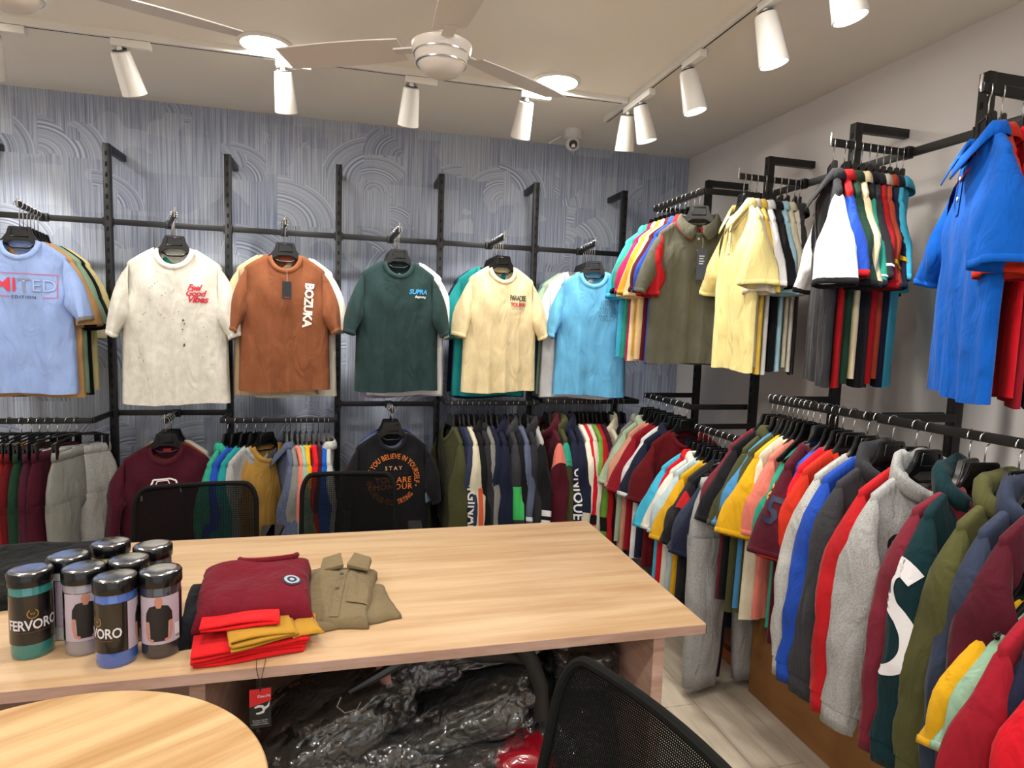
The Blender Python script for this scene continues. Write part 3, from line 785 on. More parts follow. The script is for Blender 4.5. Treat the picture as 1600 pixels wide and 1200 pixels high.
def urail(label, p0, p1, back):
    """front rail with a bracket back to each post; p0,p1 ends of the rail, back = vector to the post"""
    t = thing('hanging_rail', label, 'hanging rail', p0); a = Vector(p1) - Vector(p0); b = Vector(back); m = MB()
    t.location = p0
    def seg(q0, q1, nm, th=.015, h=.027):
        q0, q1 = Vector(q0), Vector(q1); d = q1 - q0; ln = d.length
        o = MB().box(0, ln, -th / 2, th / 2, -h / 2, h / 2).build(nm, BLKM, t, smooth=True, bevel=.002)
        o.location = q0; o.rotation_euler = (0, -math.asin(d.z / ln), math.atan2(d.y, d.x))
    seg((0, 0, 0), a, 'front_bar'); seg((0, 0, 0), b, 'side_bracket'); seg(a, a + b, 'side_bracket')
# back wall, upper: one cross bar per bay with an arm in its middle
ZB = 2.01
WALLN = ['the leftmost wall arm', 'the white-tee wall arm', 'the brown-tee wall arm', 'the green-tee wall arm', 'the cream-tee wall arm', 'the blue-tee wall arm']
TEEN = ['light blue', 'marbled white', 'brown', 'dark green', 'cream', 'sky blue']
ARMX = [-1.485, -.835, -.33, .235, .8, 1.335]
for i in range(6):
    bar('black upper cross bar behind the %s T-shirt' % TEEN[i], (PXS[i] + .017, PY - .005, ZB), (PXS[i + 1] - .017, PY - .005, ZB))
    ax = (PXS[i] + PXS[i + 1]) / 2
    arm('black display arm carrying the %s T-shirt' % TEEN[i], (ax, PY - .01, ZB), (ARMX[i], 3.4, ZB + .008))
# back wall, lower
Z0, Z1, Z2, Z3, Z4, Z5 = 1.0, 1.0, .997, 1.05, 1.09, 1.1
YR = 3.5
urail('black hanging rail carrying the trousers at the left', (-1.8, YR, Z0), (-1.245, YR, Z0), (0, PY - YR - .02, 0))
bar('black lower cross bar above the maroon sweatshirt', (-1.223, PY - .005, Z1), (-.677, PY - .005, Z1)); arm('short black arm carrying the maroon sweatshirt', (-.93, PY - .01, Z1), (-.9, 3.42, Z1 + .008))
urail('black hanging rail carrying colourful tops between the mesh chairs', (-.655, YR, Z2), (-.085, YR, Z2), (0, PY - YR - .02, 0))
bar('black lower cross bar above the slogan T-shirt', (-.063, PY - .005, Z3), (.483, PY - .005, Z3)); arm('short black arm carrying the black slogan T-shirt', (.21, PY - .01, Z3), (.215, 3.42, Z3 + .006))
urail('black hanging rail carrying jackets under the cream T-shirt', (.52, YR, Z4), (1.06, YR, Z4), (0, PY - YR - .02, 0))
urail('black hanging rail under the sky blue T-shirt in the corner', (1.095, YR, Z5), (1.695, YR, Z5), (-.02, PY - YR - .02, 0))
# right wall, upper
ZR = 2.22
urail('black upper rail of the grey polo rack near the corner', (1.65, 3.33, ZR), (1.65, 2.80, ZR), (QX - 1.65 - .02, 0, 0))
for i, n in ((1, 'pale yellow polo'), (2, 'two-tone polo'), (3, 'royal blue polo')):
    bar('black cross bar on the right wall behind the %s rack' % n, (QX - .005, QYS[i] - .017, ZR), (QX - .005, QYS[i + 1] + .017, ZR))
    yc = (QYS[i] + QYS[i + 1]) / 2
    arm('black display arm of the %s rack on the right wall' % n, (QX - .01, yc, ZR), (1.64, yc, ZR + .006))
# right wall, lower
urail('far lower hanging rail on the right wall, nearest the corner', (1.646, 3.31, 1.163), (1.646, 2.80, 1.163), (QX - 1.646 - .02, 0, 0))
urail('low hanging rail in the middle of the right wall', (1.655, 2.76, 1.07), (1.655, 2.25, 1.07), (QX - 1.655 - .02, 0, 0))
urail('hanging rail with sweatshirts on the right wall', (1.66, 2.21, 1.275), (1.655, 1.70, 1.283), (QX - 1.66 - .02, 0, 0))
urail('nearest hanging rail with hoodies on the right wall', (1.655, 1.66, 1.283), (1.65, 1.15, 1.29), (QX - 1.655 - .02, 0, 0))
urail('lower rail with bright T-shirts at the right picture edge', (1.56, 1.115, 1.08), (1.56, .6, 1.08), (QX - 1.56 - .02, 0, 0))

# ------------------------------------------------------------------ garments: racks
CN = {'light blue': '#9db6ea', 'tan orange': '#c79a68', 'sage green': '#8fb096', 'black': '#17171a', 'pale yellow': '#e9dca0', 'straw yellow': '#ecdf9e', 'off-white': '#e2ded2', 'emerald green': '#2f9a7c', 'dark navy': '#1b2036', 'tan': '#c3a47c',
      'rust brown': '#8c5538', 'beige': '#d2b48e', 'cream white': '#ece6d4', 'light grey': '#b7b7b2', 'dark green': '#2b4040', 'white': '#e4e4e6', 'mauve': '#9a86a0', 'cream': '#efdcae', 'teal': '#1f8a8c', 'bottle green': '#173733', 'navy': '#1d2238',
      'sky blue': '#6db9e6', 'teal grey': '#5f8288', 'pale sage': '#a9bda2', 'pinkish tan': '#c6a083', 'olive grey': '#5c5a4c', 'red': '#b01a20', 'royal blue': '#2148a8', 'maroon': '#521022', 'peach': '#e8c390', 'mustard': '#d29a2c', 'magenta': '#b8245c',
      'mint green': '#2f9a80', 'cyan': '#43b4d6', 'lemon': '#efdf98', 'deep yellow': '#e6c052', 'pale blue': '#a6cfe0', 'stone': '#cfc7b5', 'charcoal': '#2c2c30', 'dark grey': '#38383c', 'coral': '#b4482f', 'bright blue': '#0656b4', 'orange red': '#bc2c1a',
      'crimson': '#921626', 'ash grey': '#85857f', 'burgundy': '#451020', 'ice blue': '#b5c9d0', 'slate blue': '#30384c', 'denim blue': '#59617a', 'steel blue': '#4384b6', 'olive': '#46472a', 'golden yellow': '#d9a51c', 'salmon': '#d9796a', 'wine': '#4c1220',
      'chocolate': '#5e3420', 'bright red': '#cc1424', 'heather grey': '#a8a8a6', 'dark teal': '#0d2b30', 'dusty red': '#702230', 'khaki olive': '#4b4b29', 'ochre': '#a8803c', 'rust red': '#8c1c14', 'forest green': '#1c3a28', 'light sand': '#d8d0b6', 'plum': '#46182a',
      'grass green': '#6a9a3a', 'peach pink': '#d99880', 'ultramarine': '#2a56c8', 'grey blue': '#5f6e86', 'dark red': '#5e0f16'}
GARM = {}
def rack(rackname, items, pts, rzs, dfit='packed'):
    """items: list of dicts/tuples front to back; pts: bar points; rzs: yaw per garment"""
    out = []
    n = len(items)
    for i, it in enumerate(items):
        kind, cname = it[0], it[1]; ex = it[2] if len(it) > 2 else {}
        ex = dict(ex); desc = ex.pop('desc', ''); fit = ex.pop('fit', None) or (dfit if kind != 'pants' else 'packed'); dr = ex.pop('dyaw', 0); tl = ex.pop('tilt', 0)
        word = KIND[kind][1]
        short = '%s %s' % (cname, word)
        dup = [j for j in items if j[0] == kind and j[1] == cname]
        where = 'front of' if i == 0 else ('%s on' % ORD[i])
        if len(dup) > 1: short = '%s %s' % (ORD[i], short) if i else 'front ' + short
        label = '%s %s%s, %s %s' % (cname, word, (' ' + desc) if desc else '', where, rackname)
        col = CN[cname]
        for k in ('sleeve', 'collar', 'cuff', 'hem'):
            if k in ex and ex[k] in CN: ex[k] = CN[ex[k]]
        if 'band' in ex: ex['band'] = [(CN.get(b, b), a, c) for b, a, c in ex['band']]
        g = garment(kind, pts[i], rzs[i] + dr, col, label, short, rackname, fit=fit, var=i + len(rackname), tilt=tl, **ex)
        out.append(g); GARM[(rackname, i)] = g
    return out
rj = random.Random(4)
def along(p0, p1, n, e0=.0, e1=1., jit=.15):
    P = []
    for i in range(n):
        t = e0 + (e1 - e0) * ((i + rj.uniform(-jit, jit)) / max(1, n - 1)); t = min(max(t, 0.02), .98)
        P.append(tuple(a + (b - a) * t for a, b in zip(p0, p1)))
    return P
def fan_yaw(base, a0, a1, n, j=3): return [rad(base + a0 + (a1 - a0) * i / max(1, n - 1) + rj.uniform(-j, j)) for i in range(n)]
O = {'fit': 'open'}
upper = [
    [('tee', 'light blue', dict(fit='open', desc='with red and grey chest print', cuff='ash grey', dyaw=rad(6))), ('tee', 'tan orange'), ('tee', 'sage green', dict(cuff='black')), ('tee', 'black'), ('tee', 'pale yellow'), ('tee', 'straw yellow')],
    [('tee', 'off-white', dict(fit='open', desc='with marbled wash and red script', style='wash', scale=1.1)), ('tee', 'emerald green'), ('tee', 'dark navy'), ('tee', 'tan')],
    [('tee', 'rust brown', dict(fit='open', desc='with white sideways lettering', dyaw=rad(6))), ('tee', 'beige'), ('tee', 'cream white'), ('tee', 'light grey')],
    [('tee', 'dark green', dict(fit='open', desc='with small blue chest logo', dyaw=rad(4))), ('tee', 'white'), ('tee', 'mauve'), ('tee', 'black')],
    [('tee', 'cream', dict(fit='open', desc='with small black and red print', dyaw=rad(8))), ('tee', 'teal'), ('tee', 'dark navy'), ('tee', 'bottle green'), ('tee', 'navy')],
    [('tee', 'sky blue', dict(fit='open', desc='with lettered chest pocket', dyaw=rad(-14))), ('tee', 'white'), ('tee', 'pale sage'), ('tee', 'pinkish tan'), ('tee', 'teal grey'), ('tee', 'navy')]]
for i, it in enumerate(upper):
    ax = (PXS[i] + PXS[i + 1]) / 2; n = len(it)
    tip, root = (ARMX[i], 3.4, ZB + .008), (ax, PY - .01, ZB)
    pts = along(tip, root, n, .05, .16 + .095 * n, .1)
    for q in it:
        if len(q) < 3: it[it.index(q)] = (q[0], q[1], {})
    for k, q in enumerate(it):
        q[2]['drop'] = .165
        if k: q[2]['shift'] = [(.02, .03, .035, .04, .045), (.03, .04, .04), (-.045, .055, .05), (.055, .03, .04), (-.05, -.03, -.045, -.05), (-.07, -.085, -.06, -.09, -.05)][i][k - 1]; q[2]['scale'] = 1.03
    rack(WALLN[i], it, pts, [rad(rj.uniform(-4, 4) - (9 if i == 5 else 0)) if k else 0 for k in range(n)])
# right wall upper rail near the corner, facing the camera
it = [('polo', 'olive grey', dict(fit='open', desc='with hang tag', dyaw=rad(-14))), ('polo', 'red'), ('polo', 'royal blue'), ('polo', 'maroon'), ('polo', 'peach'), ('polo', 'mustard'), ('polo', 'cream'), ('polo', 'magenta'), ('polo', 'mint green', dict(cuff='black')), ('polo', 'cyan')]
RK1 = 'the upper corner rail'
rack(RK1, it, along((1.65, 2.83, ZR), (1.65, 3.3, ZR), len(it), .03, .97), fan_yaw(0, -8, -3, len(it), 3))
RK2 = 'the pale yellow polo rack'
it = [('polo', 'lemon', dict(fit='open', desc='with a fine chest mark', dyaw=rad(4))), ('polo', 'stone'), ('polo', 'deep yellow'), ('polo', 'white'), ('polo', 'black'), ('polo', 'pale blue'), ('polo', 'light sand'), ('tee', 'off-white'), ('polo', 'dark grey')]
rack(RK2, it, along((1.66, 2.505, ZR), (1.96, 2.505, ZR), len(it), .0, 1), fan_yaw(-112, 6, -10, len(it), 2))
RK3 = 'the two-tone polo rack'
it = [('polo', 'charcoal', dict(sleeve='white', cuff='black', desc='with white sleeves')), ('polo', 'red', dict(sleeve='royal blue', cuff='red', desc='with blue sleeves')), ('polo', 'forest green', dict(cuff='black')), ('polo', 'cream', dict(cuff='charcoal', desc='with dark cuffs')),
      ('polo', 'black', dict(sleeve='mint green', cuff='dark navy', band=[('white', .9, .93)], desc='with mint sleeves')), ('polo', 'charcoal', dict(cuff='charcoal', band=[('white', .84, .88)], desc='with a white sleeve stripe')), ('polo', 'red', dict(collar='stone', desc='with pale collar')), ('polo', 'coral', dict(cuff='charcoal', band=[('golden yellow', .7, .75)], desc='with yellow stripe')),
      ('polo', 'navy', dict(band=[('golden yellow', .62, .68)], desc='with yellow sleeve stripe')), ('polo', 'cyan')]
rack(RK3, it, [(x_, 1.955, ZR) for x_ in (1.652, 1.70, 1.738, 1.772, 1.806, 1.838, 1.868, 1.898, 1.928, 1.956)], fan_yaw(-121, 0, -15, len(it), .5), 'side')
RK4 = 'the royal blue polo rack'
it = [('polo', 'bright blue', dict(fit='open', desc='with open collar', dyaw=rad(6))), ('polo', 'orange red'), ('polo', 'bright red'), ('polo', 'crimson'), ('polo', 'dark navy'), ('polo', 'dark green')]
rack(RK4, it, along((1.665, 1.405, ZR), (1.96, 1.405, ZR), len(it), .0, 1), fan_yaw(-132, 4, -6, len(it), 2))
# right wall lower, far rail (front = nearest the camera)
LR1 = 'the far lower right rail'
it = [('tee', 'dark red', dict(style='plain')), ('polo', 'navy', dict(cuff='white', desc='with white cuffs')), ('tee', 'white'), ('tee', 'crimson'), ('tee', 'peach pink'), ('polo', 'pale sage'), ('polo', 'ash grey')]
rack(LR1, it, along((1.646, 2.83, 1.163), (1.646, 3.28, 1.163), len(it), .0, 1), fan_yaw(0, -8, 4, len(it), 3), 'side')
LR2 = 'the low middle right rail'
it = [('pants', 'heather grey', dict(fit='open', style='heather', desc='with drawstring', shift=-.085, dyaw=rad(8))), ('pants', 'black', dict(shift=-.03)), ('tee', 'dark navy'), ('tee', 'slate blue'), ('polo', 'black', dict(band=[('red', .15, .4)], desc='with red sleeve patch')), ('tee', 'charcoal'), ('tee', 'golden yellow'), ('tee', 'ice blue'), ('polo', 'off-white'), ('polo', 'bright red'), ('tee', 'cyan')]
rack(LR2, it, along((1.655, 2.27, 1.07), (1.655, 2.74, 1.07), len(it), .0, 1), fan_yaw(0, -4, -8, len(it), 3), 'side')
LR3 = 'the long lower right rail'
it = [('sweat', 'wine'), ('hoodie', 'slate blue', dict(fit='packed')), ('hoodie', 'khaki olive', dict(fit='open', dyaw=rad(6), desc='with turned-up cuffs')), ('sweat', 'dusty red', dict(fit='packed', dyaw=rad(-8))), ('hoodie', 'dark teal', dict(fit='open', dyaw=rad(15), desc='with white S on the sleeve')), ('hoodie', 'heather grey', dict(fit='open', style='heather')), ('sweat', 'red'), ('hoodie', 'dark grey', dict(fit='open', style='heather')),
      ('ltee', 'royal blue'), ('sweat', 'light grey', dict(style='heather')), ('tee', 'orange red'), ('tee', 'bright red'), ('tee', 'ultramarine', dict(fit='packed', shift=.02)), ('tee', 'chocolate', dict(fit='packed', dyaw=rad(-12), shift=.05, desc='with yellow sleeve letters')), ('tee', 'wine', dict(fit='open', dyaw=rad(20), shift=-.03, desc='with navy numeral 5 on sleeve')),
      ('tee', 'mint green', dict(fit='packed', shift=.05)), ('tee', 'salmon', dict(fit='packed', shift=.02)), ('tee', 'light sand'), ('tee', 'golden yellow'), ('tee', 'olive'), ('tee', 'steel blue'), ('polo', 'olive'), ('tee', 'black'), ('tee', 'dusty red')]
n = len(it)
ys = [1.1, 1.15, 1.21, 1.30, 1.345, 1.469, 1.515, 1.60, 1.66, 1.70, 1.76, 1.81, 1.845, 1.875, 1.92, 1.955, 1.985, 2.01, 2.04, 2.065, 2.09, 2.125, 2.16, 2.19]
rack(LR3, it, [(1.655, y, 1.283) for y in ys], [rad(rj.uniform(-6, 3)) for _ in ys], 'side')
LR4 = 'the nearest low right rail'
it = [('tee', 'bright red', dict(fit='open')), ('tee', 'navy', dict(collar='steel blue')), ('tee', 'crimson', dict(shift=-.02)), ('tee', 'sage green', dict(shift=.035)), ('tee', 'golden yellow', dict(shift=.03))]
rack(LR4, it, [(1.56, y, 1.08) for y in (.945, .985, 1.015, 1.045, 1.07)], [rad(12), rad(9), rad(7), rad(1), rad(-4)])
# back wall lower rails
BL0 = 'the trousers rail'
it = [('pants', 'light grey', dict(fit='open', desc='with drawstring', style='heather', dyaw=rad(-38))), ('pants', 'ash grey'), ('pants', 'burgundy'), ('pants', 'plum'), ('pants', 'forest green'), ('pants', 'dark red'), ('pants', 'rust red'), ('pants', 'golden yellow'), ('pants', 'light sand'), ('pants', 'charcoal')]
rack(BL0, it, [(x, YR, Z0) for x in (-1.345, -1.315, -1.40, -1.44, -1.475, -1.51, -1.55, -1.60, -1.65, -1.71)], fan_yaw(75, 0, 10, len(it), 2))
BL1 = 'the arm beside the trousers'
it = [('sweat', 'burgundy', dict(fit='open', desc='with white car outline')), ('tee', 'chocolate'), ('tee', 'coral'), ('tee', 'off-white')]
rack(BL1, it, along((-.9, 3.42, Z1 + .008), (-.93, PY - .01, Z1), 4, .05, .5), [rad(3), rad(-4), rad(-9), rad(6)])
BL2 = 'the rail behind the left chair'
it = [('ltee', 'ochre', dict(fit='open', dyaw=rad(-20))), ('ltee', 'heather grey', dict(style='heather')), ('ltee', 'teal'), ('ltee', 'royal blue'), ('shirt', 'emerald green', dict(style='denim'))]
rack(BL2, it, [(x, YR, Z2) for x in (-.44, -.49, -.535, -.58, -.625)], fan_yaw(62, -8, 8, 5, 2))
BL2b = 'the rail behind the right chair'
it = [('shirt', 'denim blue', dict(style='denim', desc='with buttons')), ('ltee', 'ash grey', dict(style='heather')), ('ltee', 'salmon'), ('ltee', 'sage green'), ('ltee', 'golden yellow'), ('ltee', 'bright red'), ('ltee', 'burgundy'), ('ltee', 'bright blue'), ('shirt', 'light grey')]
rack(BL2b, it, along((-.345, YR, Z2), (-.115, YR, Z2), len(it)), fan_yaw(-80, 6, -8, len(it), 2))
BL3 = 'the slogan T-shirt arm'
it = [('tee', 'black', dict(fit='open', desc='with orange circular slogan', dyaw=rad(4))), ('tee', 'grey blue'), ('tee', 'chocolate'), ('tee', 'ultramarine')]
rack(BL3, it, along((.215, 3.42, Z3 + .006), (.21, PY - .01, Z3), 4, .05, .5), [0, rad(-6), rad(5), rad(9)])
BL4 = 'the jacket rail'
it = [('sweat', 'olive'), ('sweat', 'navy', dict(desc='with white sleeve lettering')), ('sweat', 'slate blue'), ('sweat', 'light sand'), ('hoodie', 'black'), ('shirt', 'charcoal'), ('sweat', 'ash grey', dict(style='heather', fit='packed')), ('sweat', 'dark navy'), ('hoodie', 'dark navy'),
      ('hoodie', 'dark grey', dict(desc='with green sleeve patch')), ('sweat', 'black'), ('sweat', 'denim blue', dict(desc='with white sleeve bands', band=[('white', .62, .66), ('white', .7, .74)])), ('hoodie', 'charcoal'), ('sweat', 'heather grey', dict(sleeve='black', band=[('white', .56, .62), ('white', .66, .72)], desc='with banded black sleeves'))]
xs4 = [.545, .58, .605, .635, .665, .70, .735, .765, .80, .865, .905, .935, .985, 1.03]
rack(BL4, it, [(x, YR, Z4) for x in xs4], fan_yaw(-84, 4, -4, len(it), 2))
BL5 = 'the corner rail'
it = [('hoodie', 'wine', dict(band=[('salmon', .03, .16)], desc='with pink shoulder patch')), ('hoodie', 'olive', dict(band=[('mint green', .03, .18)], desc='with mint shoulder patch')), ('hoodie', 'navy', dict(desc='with white sleeve lettering')), ('sweat', 'dark navy', dict(band=[('stone', .62, .74)], desc='with beige sleeve band')), ('sweat', 'cream white'), ('sweat', 'bright red', dict(band=[('black', .66, .76)])),
      ('sweat', 'stone'), ('sweat', 'grass green', dict(band=[('black', .66, .8)])), ('sweat', 'red'), ('sweat', 'plum'), ('hoodie', 'light sand'), ('sweat', 'black'), ('sweat', 'slate blue'), ('sweat', 'bright blue')]
xs5 = [1.115, 1.165, 1.215, 1.265, 1.30, 1.325, 1.355, 1.385, 1.41, 1.44, 1.485, 1.525, 1.56, 1.595]
rack(BL5, it, [(x, YR, Z5) for x in xs5], fan_yaw(-88, 2, -4, len(it), 2))

# ------------------------------------------------------------------ prints on the display garments
def G(r, i): return GARM[(r, i)]
RED = '#c8243a'
t = G(WALLN[0], 0)
v, f = text2d('LIMI', .088, .012, 0, .95, 'RIGHT'); add_print(t, (v, f), '#d8354c', -.005, -.205, name='print')
v, f = text2d('T', .088, .012, 0, .95, 'LEFT'); add_print(t, (v, f), '#8793ad', -.005, -.205, name='print')
for x, ch in ((.068, 'E'), (.118, 'D')):
    v, f = text2d(ch, .085, .012, 0, 1); add_print(t, (v, f), '#8d9ec6', x, -.205)
    v, f = text2d(ch, .08, -.008, 0, 1); add_print(t, ([(a, b) for a, b in v], f), '#a9bfee', x, -.205)
    c = [c for c in t.children if c.name.split('.')[0] == 'body'][0].children[-1]; c.location = (0, -.0012, 0)
v, f = text2d('EDITION', .02, .012, 0, 1.25); add_print(t, (v, f), '#3a4050', .02, -.258)
fr = []
for a in (((-.17, -.15), (.178, -.15)), ((.178, -.15), (.178, -.255)), ((-.17, -.255), (0, -.255)), ((.12, -.258), (.178, -.255))): fr += stroke2d(a, .0035)
add_print(t, shape2d(fr), '#cf5a76', -.03, 0)
t = G(WALLN[1], 0)
for k, (wd, sz, dx) in enumerate((('Feel', .036, -.004), ('Good', .036, .0), ('Vibes', .042, .008))):
    v, f = text2d(wd, sz, .03, .35, .9); add_print(t, (v, f), RED, .088 + dx, -.165 - .026 * k)
mk = MB; rr = random.Random(8); pl_ = []
for (x, z, s) in [(.04, -.31, 1), (.045, -.325, .6), (.038, -.35, .5), (.042, -.42, 1.2)] + [(rr.uniform(-.15, .15), rr.uniform(-.6, -.15), .35) for _ in range(26)]:
    r = .0065 * s; n = 7; pl_.append([(x + r * rr.uniform(.4, 1) * math.cos(q * 6.283 / n), z + 1.6 * r * rr.uniform(.4, 1) * math.sin(q * 6.283 / n)) for q in range(n)])
add_print(t, shape2d(pl_), '#55565c', 0, 0, name='ink_splatter')['kind'] = 'stuff'
t = G(WALLN[2], 0)
v, f = text2d('BOZUKA', .058, .045, 0, .92); add_print(t, (v, f), '#efece6', .108, -.245, rot=rad(-94))
for q in (G(WALLN[2], 0), G(BL1, 0)): box('neck_label', -.018, .018, .021, .0225, -.034, -.016, mat('label_red', '#b81c24', .6), q, bevel=0)
def hang_tag(name, label, pos, rz, wdt, hgt, col, thing_=True):
    t = thing(name, label, 'tag', pos, rz)
    box('card', -wdt / 2, wdt / 2, -.001, .001, -hgt, 0, mat('card_%s' % col, col, .45), t, bevel=0)
    MB().tube([(0, 0, -.006), (.002, .001, .02), (0, .004, .05)], .0009, 5).build('string', mat('tag_string', '#c9c6bc', .7), t)
    return t
bp_ = G(WALLN[2], 0)
ht = hang_tag('hang_tag', 'black hang tag on the rust brown T-shirt', (ARMX[2] + .012, 3.4 - .055, ZB - .165 - .125), rad(6), .044, .088, '#1b1d20')
v, f = shape2d([[(-.014, -.002), (.014, -.002), (.014, .002), (-.014, .002)]]); ob('print', mesh('print', [(a, -.0016, b - .078) for a, b in v], f), mat('ink_dimred', '#8a3a3e', .6), ht)
t = G(WALLN[3], 0)
v, f = text2d('SUPRA', .034, .03, .25, .95); add_print(t, (v, f), '#3a9fe0', .1, -.155)
v, f = text2d('Beginning', .017, .02, .3, .9); add_print(t, (v, f), '#e8e6e0', .112, -.18)
t = G(WALLN[4], 0)
v, f = text2d('PARADISE', .03, .02, 0, .72); add_print(t, ([(a, b * 1.4) for a, b in v], f), '#4c4a44', .085, -.165)
v, f = text2d('TOUR90', .028, .04, 0, .85); add_print(t, (v, f), '#c92c3c', .085, -.2)
add_print(t, shape2d(stroke2d([(-.04, 0), (-.02, .006), (0, -.003), (.02, .005), (.04, -.002)], .0016)), '#8a8474', .085, -.225)
t = G(WALLN[5], 0)
v, f = text2d('LIVING\nOFFICE\nREADER\nFOCUSED\nMAKING\nGREAT', .026, -.006, 0, 1.05, 'CENTER', .8); add_print(t, (v, f), '#3f6f86', .085, -.215)
t = G(BL1, 0)
car = [(-.1, 0), (-.085, .012), (-.06, .018), (-.045, .055), (.03, .06), (.055, .05), (.065, .018), (.075, .012), (.078, -.01)]
add_print(t, shape2d(stroke2d(car, .008) + stroke2d([(-.05, .02), (.06, .02)], .006) + stroke2d([(-.036, .026), (-.028, .048), (.02, .052), (.03, .026)], .005) + stroke2d([(-.1, 0), (-.1, -.05)], .006)), '#f0ece8', -.005, -.215, name='car_print')
t = G(BL3, 0)
def arc_text(s, size, R, a0, sgn=1, bold=.015, spacing=1., span=PI):
    v, f = text2d(s, size, bold, 0, spacing, 'CENTER', cell=.008)
    xs_ = [p[0] for p in v]; k = span * R / (max(xs_) - min(xs_)); v = [(x * k, y) for x, y in v]
    return [((R + y * sgn) * math.sin(a0 + sgn * x / R), (R + y * sgn) * math.cos(a0 + sgn * x / R)) for x, y in v], f
OR = '#d8742a'
add_print(t, arc_text('IF YOU BELIEVE IN YOURSELF •', .04, .128, rad(17), 1, .014, 1.05, rad(184)), OR, .005, -.24)
add_print(t, arc_text('AND NEVER STOP TRYING', .04, .128, rad(198), -1, .012, 1.05, rad(140)), OR, .005, -.24)
v, f = text2d('STAY', .03, .01, 0, 1.5); add_print(t, (v, f), '#e0a878', .005, -.178)
v, f = text2d('YOU ARE\nHONOUR', .044, .014, 0, 1.1, 'CENTER', .85); add_print(t, (v, f), OR, .005, -.262)
v, f = text2d('STAY HUMBLE', .013, 0, 0, 1); 
def sleeve_print(t, vf, col, z, y=0, near=1, rot=0, name='letter'):
    """print on the outer side of the sleeve at the near end (near=1: local +x)"""
    return add_print(t, vf, col, (near * .5, y, z), 0, where='sleeve', sleeve=near, rot=rot, d=(-near, 0, 0), u=(0, near, 0), v=(0, 0, 1), name=name, split=True)
t = G(BL4, 1); v, f = text2d('ORIGINAL', .07, .02, 0, 1.05); sleeve_print(t, (v, f), '#d8d6d0', -.36, 0, 1, rad(-90))
t = G(BL5, 2); v, f = text2d('UNIQUE', .075, .02, 0, 1.05); sleeve_print(t, (v, f), '#e6e6e6', -.36, 0, 1, rad(-90))
t = G(BL4, 9)
sleeve_print(t, shape2d([[(-.03, -.48), (.03, -.48), (.03, -.3), (-.03, -.3)]]), '#35b457', 0, 0, 1, 0, 'green_patch')
v, f = text2d('NEVER', .05, .01, .2, 1); add_print(t, (v, f), '#3fae5a', .1, -.2, rot=rad(65))
t = G(BL4, 3); sleeve_print(t, shape2d([[(.0, -.5), (.025, -.5), (.025, -.3), (.0, -.3)]]), '#c8502a', 0, 0, 1, 0, 'orange_bar')
t = G(BL4, 12); v, f = text2d('KIX', .05, .02, .2, 1); add_print(t, (v, f), '#3fae5a', .11, -.2, rot=rad(65))
# brush-painted S on the teal sleeve: thick tapering stroke
t = G(LR3, 4)
S = [(.05, .16), (.0, .19), (-.045, .165), (-.055, .11), (-.03, .06), (.02, .025), (.05, -.02), (.052, -.08), (.02, -.13), (-.03, -.16), (-.06, -.165)]
WD = [.05, .062, .06, .052, .05, .052, .05, .046, .04, .03, .012]
def brush(P, Wd, k=1):
    out = []
    for i in range(len(P) - 1):
        (x0, y0), (x1, y1) = P[i], P[i + 1]
        def nrm(j):
            a, b = P[max(j - 1, 0)], P[min(j + 1, len(P) - 1)]; d = math.hypot(b[0] - a[0], b[1] - a[1]); return -(b[1] - a[1]) / d, (b[0] - a[0]) / d
        n0, n1 = nrm(i), nrm(i + 1); w0, w1 = Wd[i] / 2 * k, Wd[i + 1] / 2 * k
        out.append([(x0 + n0[0] * w0, y0 + n0[1] * w0), (x0 - n0[0] * w0, y0 - n0[1] * w0), (x1 - n1[0] * w1, y1 - n1[1] * w1), (x1 + n1[0] * w1, y1 + n1[1] * w1)])
    return out
def dense(P, Wd, m=5):
    Q, V_ = [], []
    for i_ in range(len(P) - 1):
        p0, p1, p2, p3 = P[max(i_ - 1, 0)], P[i_], P[i_ + 1], P[min(i_ + 2, len(P) - 1)]
        for k_ in range(m):
            t_ = k_ / m
            Q.append(tuple(.5 * (2 * b + (c - a) * t_ + (2 * a - 5 * b + 4 * c - d) * t_ ** 2 + (3 * b - a - 3 * c + d) * t_ ** 3) for a, b, c, d in zip(p0, p1, p2, p3)))
            V_.append(Wd[i_] + (Wd[i_ + 1] - Wd[i_]) * t_)
    return Q + [P[-1]], V_ + [Wd[-1]]
sleeve_print(t, shape2d(brush(*dense([(x * .72, y * .82) for x, y in S], [w_ * .85 for w_ in WD]))), '#dcdadc', -.36, .014, -1, 0, 'brush_stroke')
t = G(LR3, 14); v, f = text2d('5', .13, .02, 0, 1); sleeve_print(t, (v, f), '#1d2440', -.215, 0, -1, rad(-12), 'numeral')
t = G(LR3, 13); sleeve_print(t, shape2d(brush([(-.02, .07), (.02, .05), (-.018, .025), (.022, 0), (-.016, -.025), (.02, -.05), (-.01, -.075)], [.016, .02, .02, .02, .02, .02, .014])), '#c99a3c', -.22, 0, -1, 0, 'yellow_motif')
t = G(LR3, 21); v, f = text2d('CUSTOM', .05, .02, 0, 1); add_print(t, (v, f), '#d8d6c8', -.09, -.06, rot=rad(30)) 
t = G(LR3, 5); add_print(t, shape2d(brush([(.03 * math.cos(a), .03 * math.sin(a)) for a in [rad(40 + 30 * k) for k in range(10)]], [.01] * 10)), '#1c1c1e', -.12, -.2, name='ring_print')
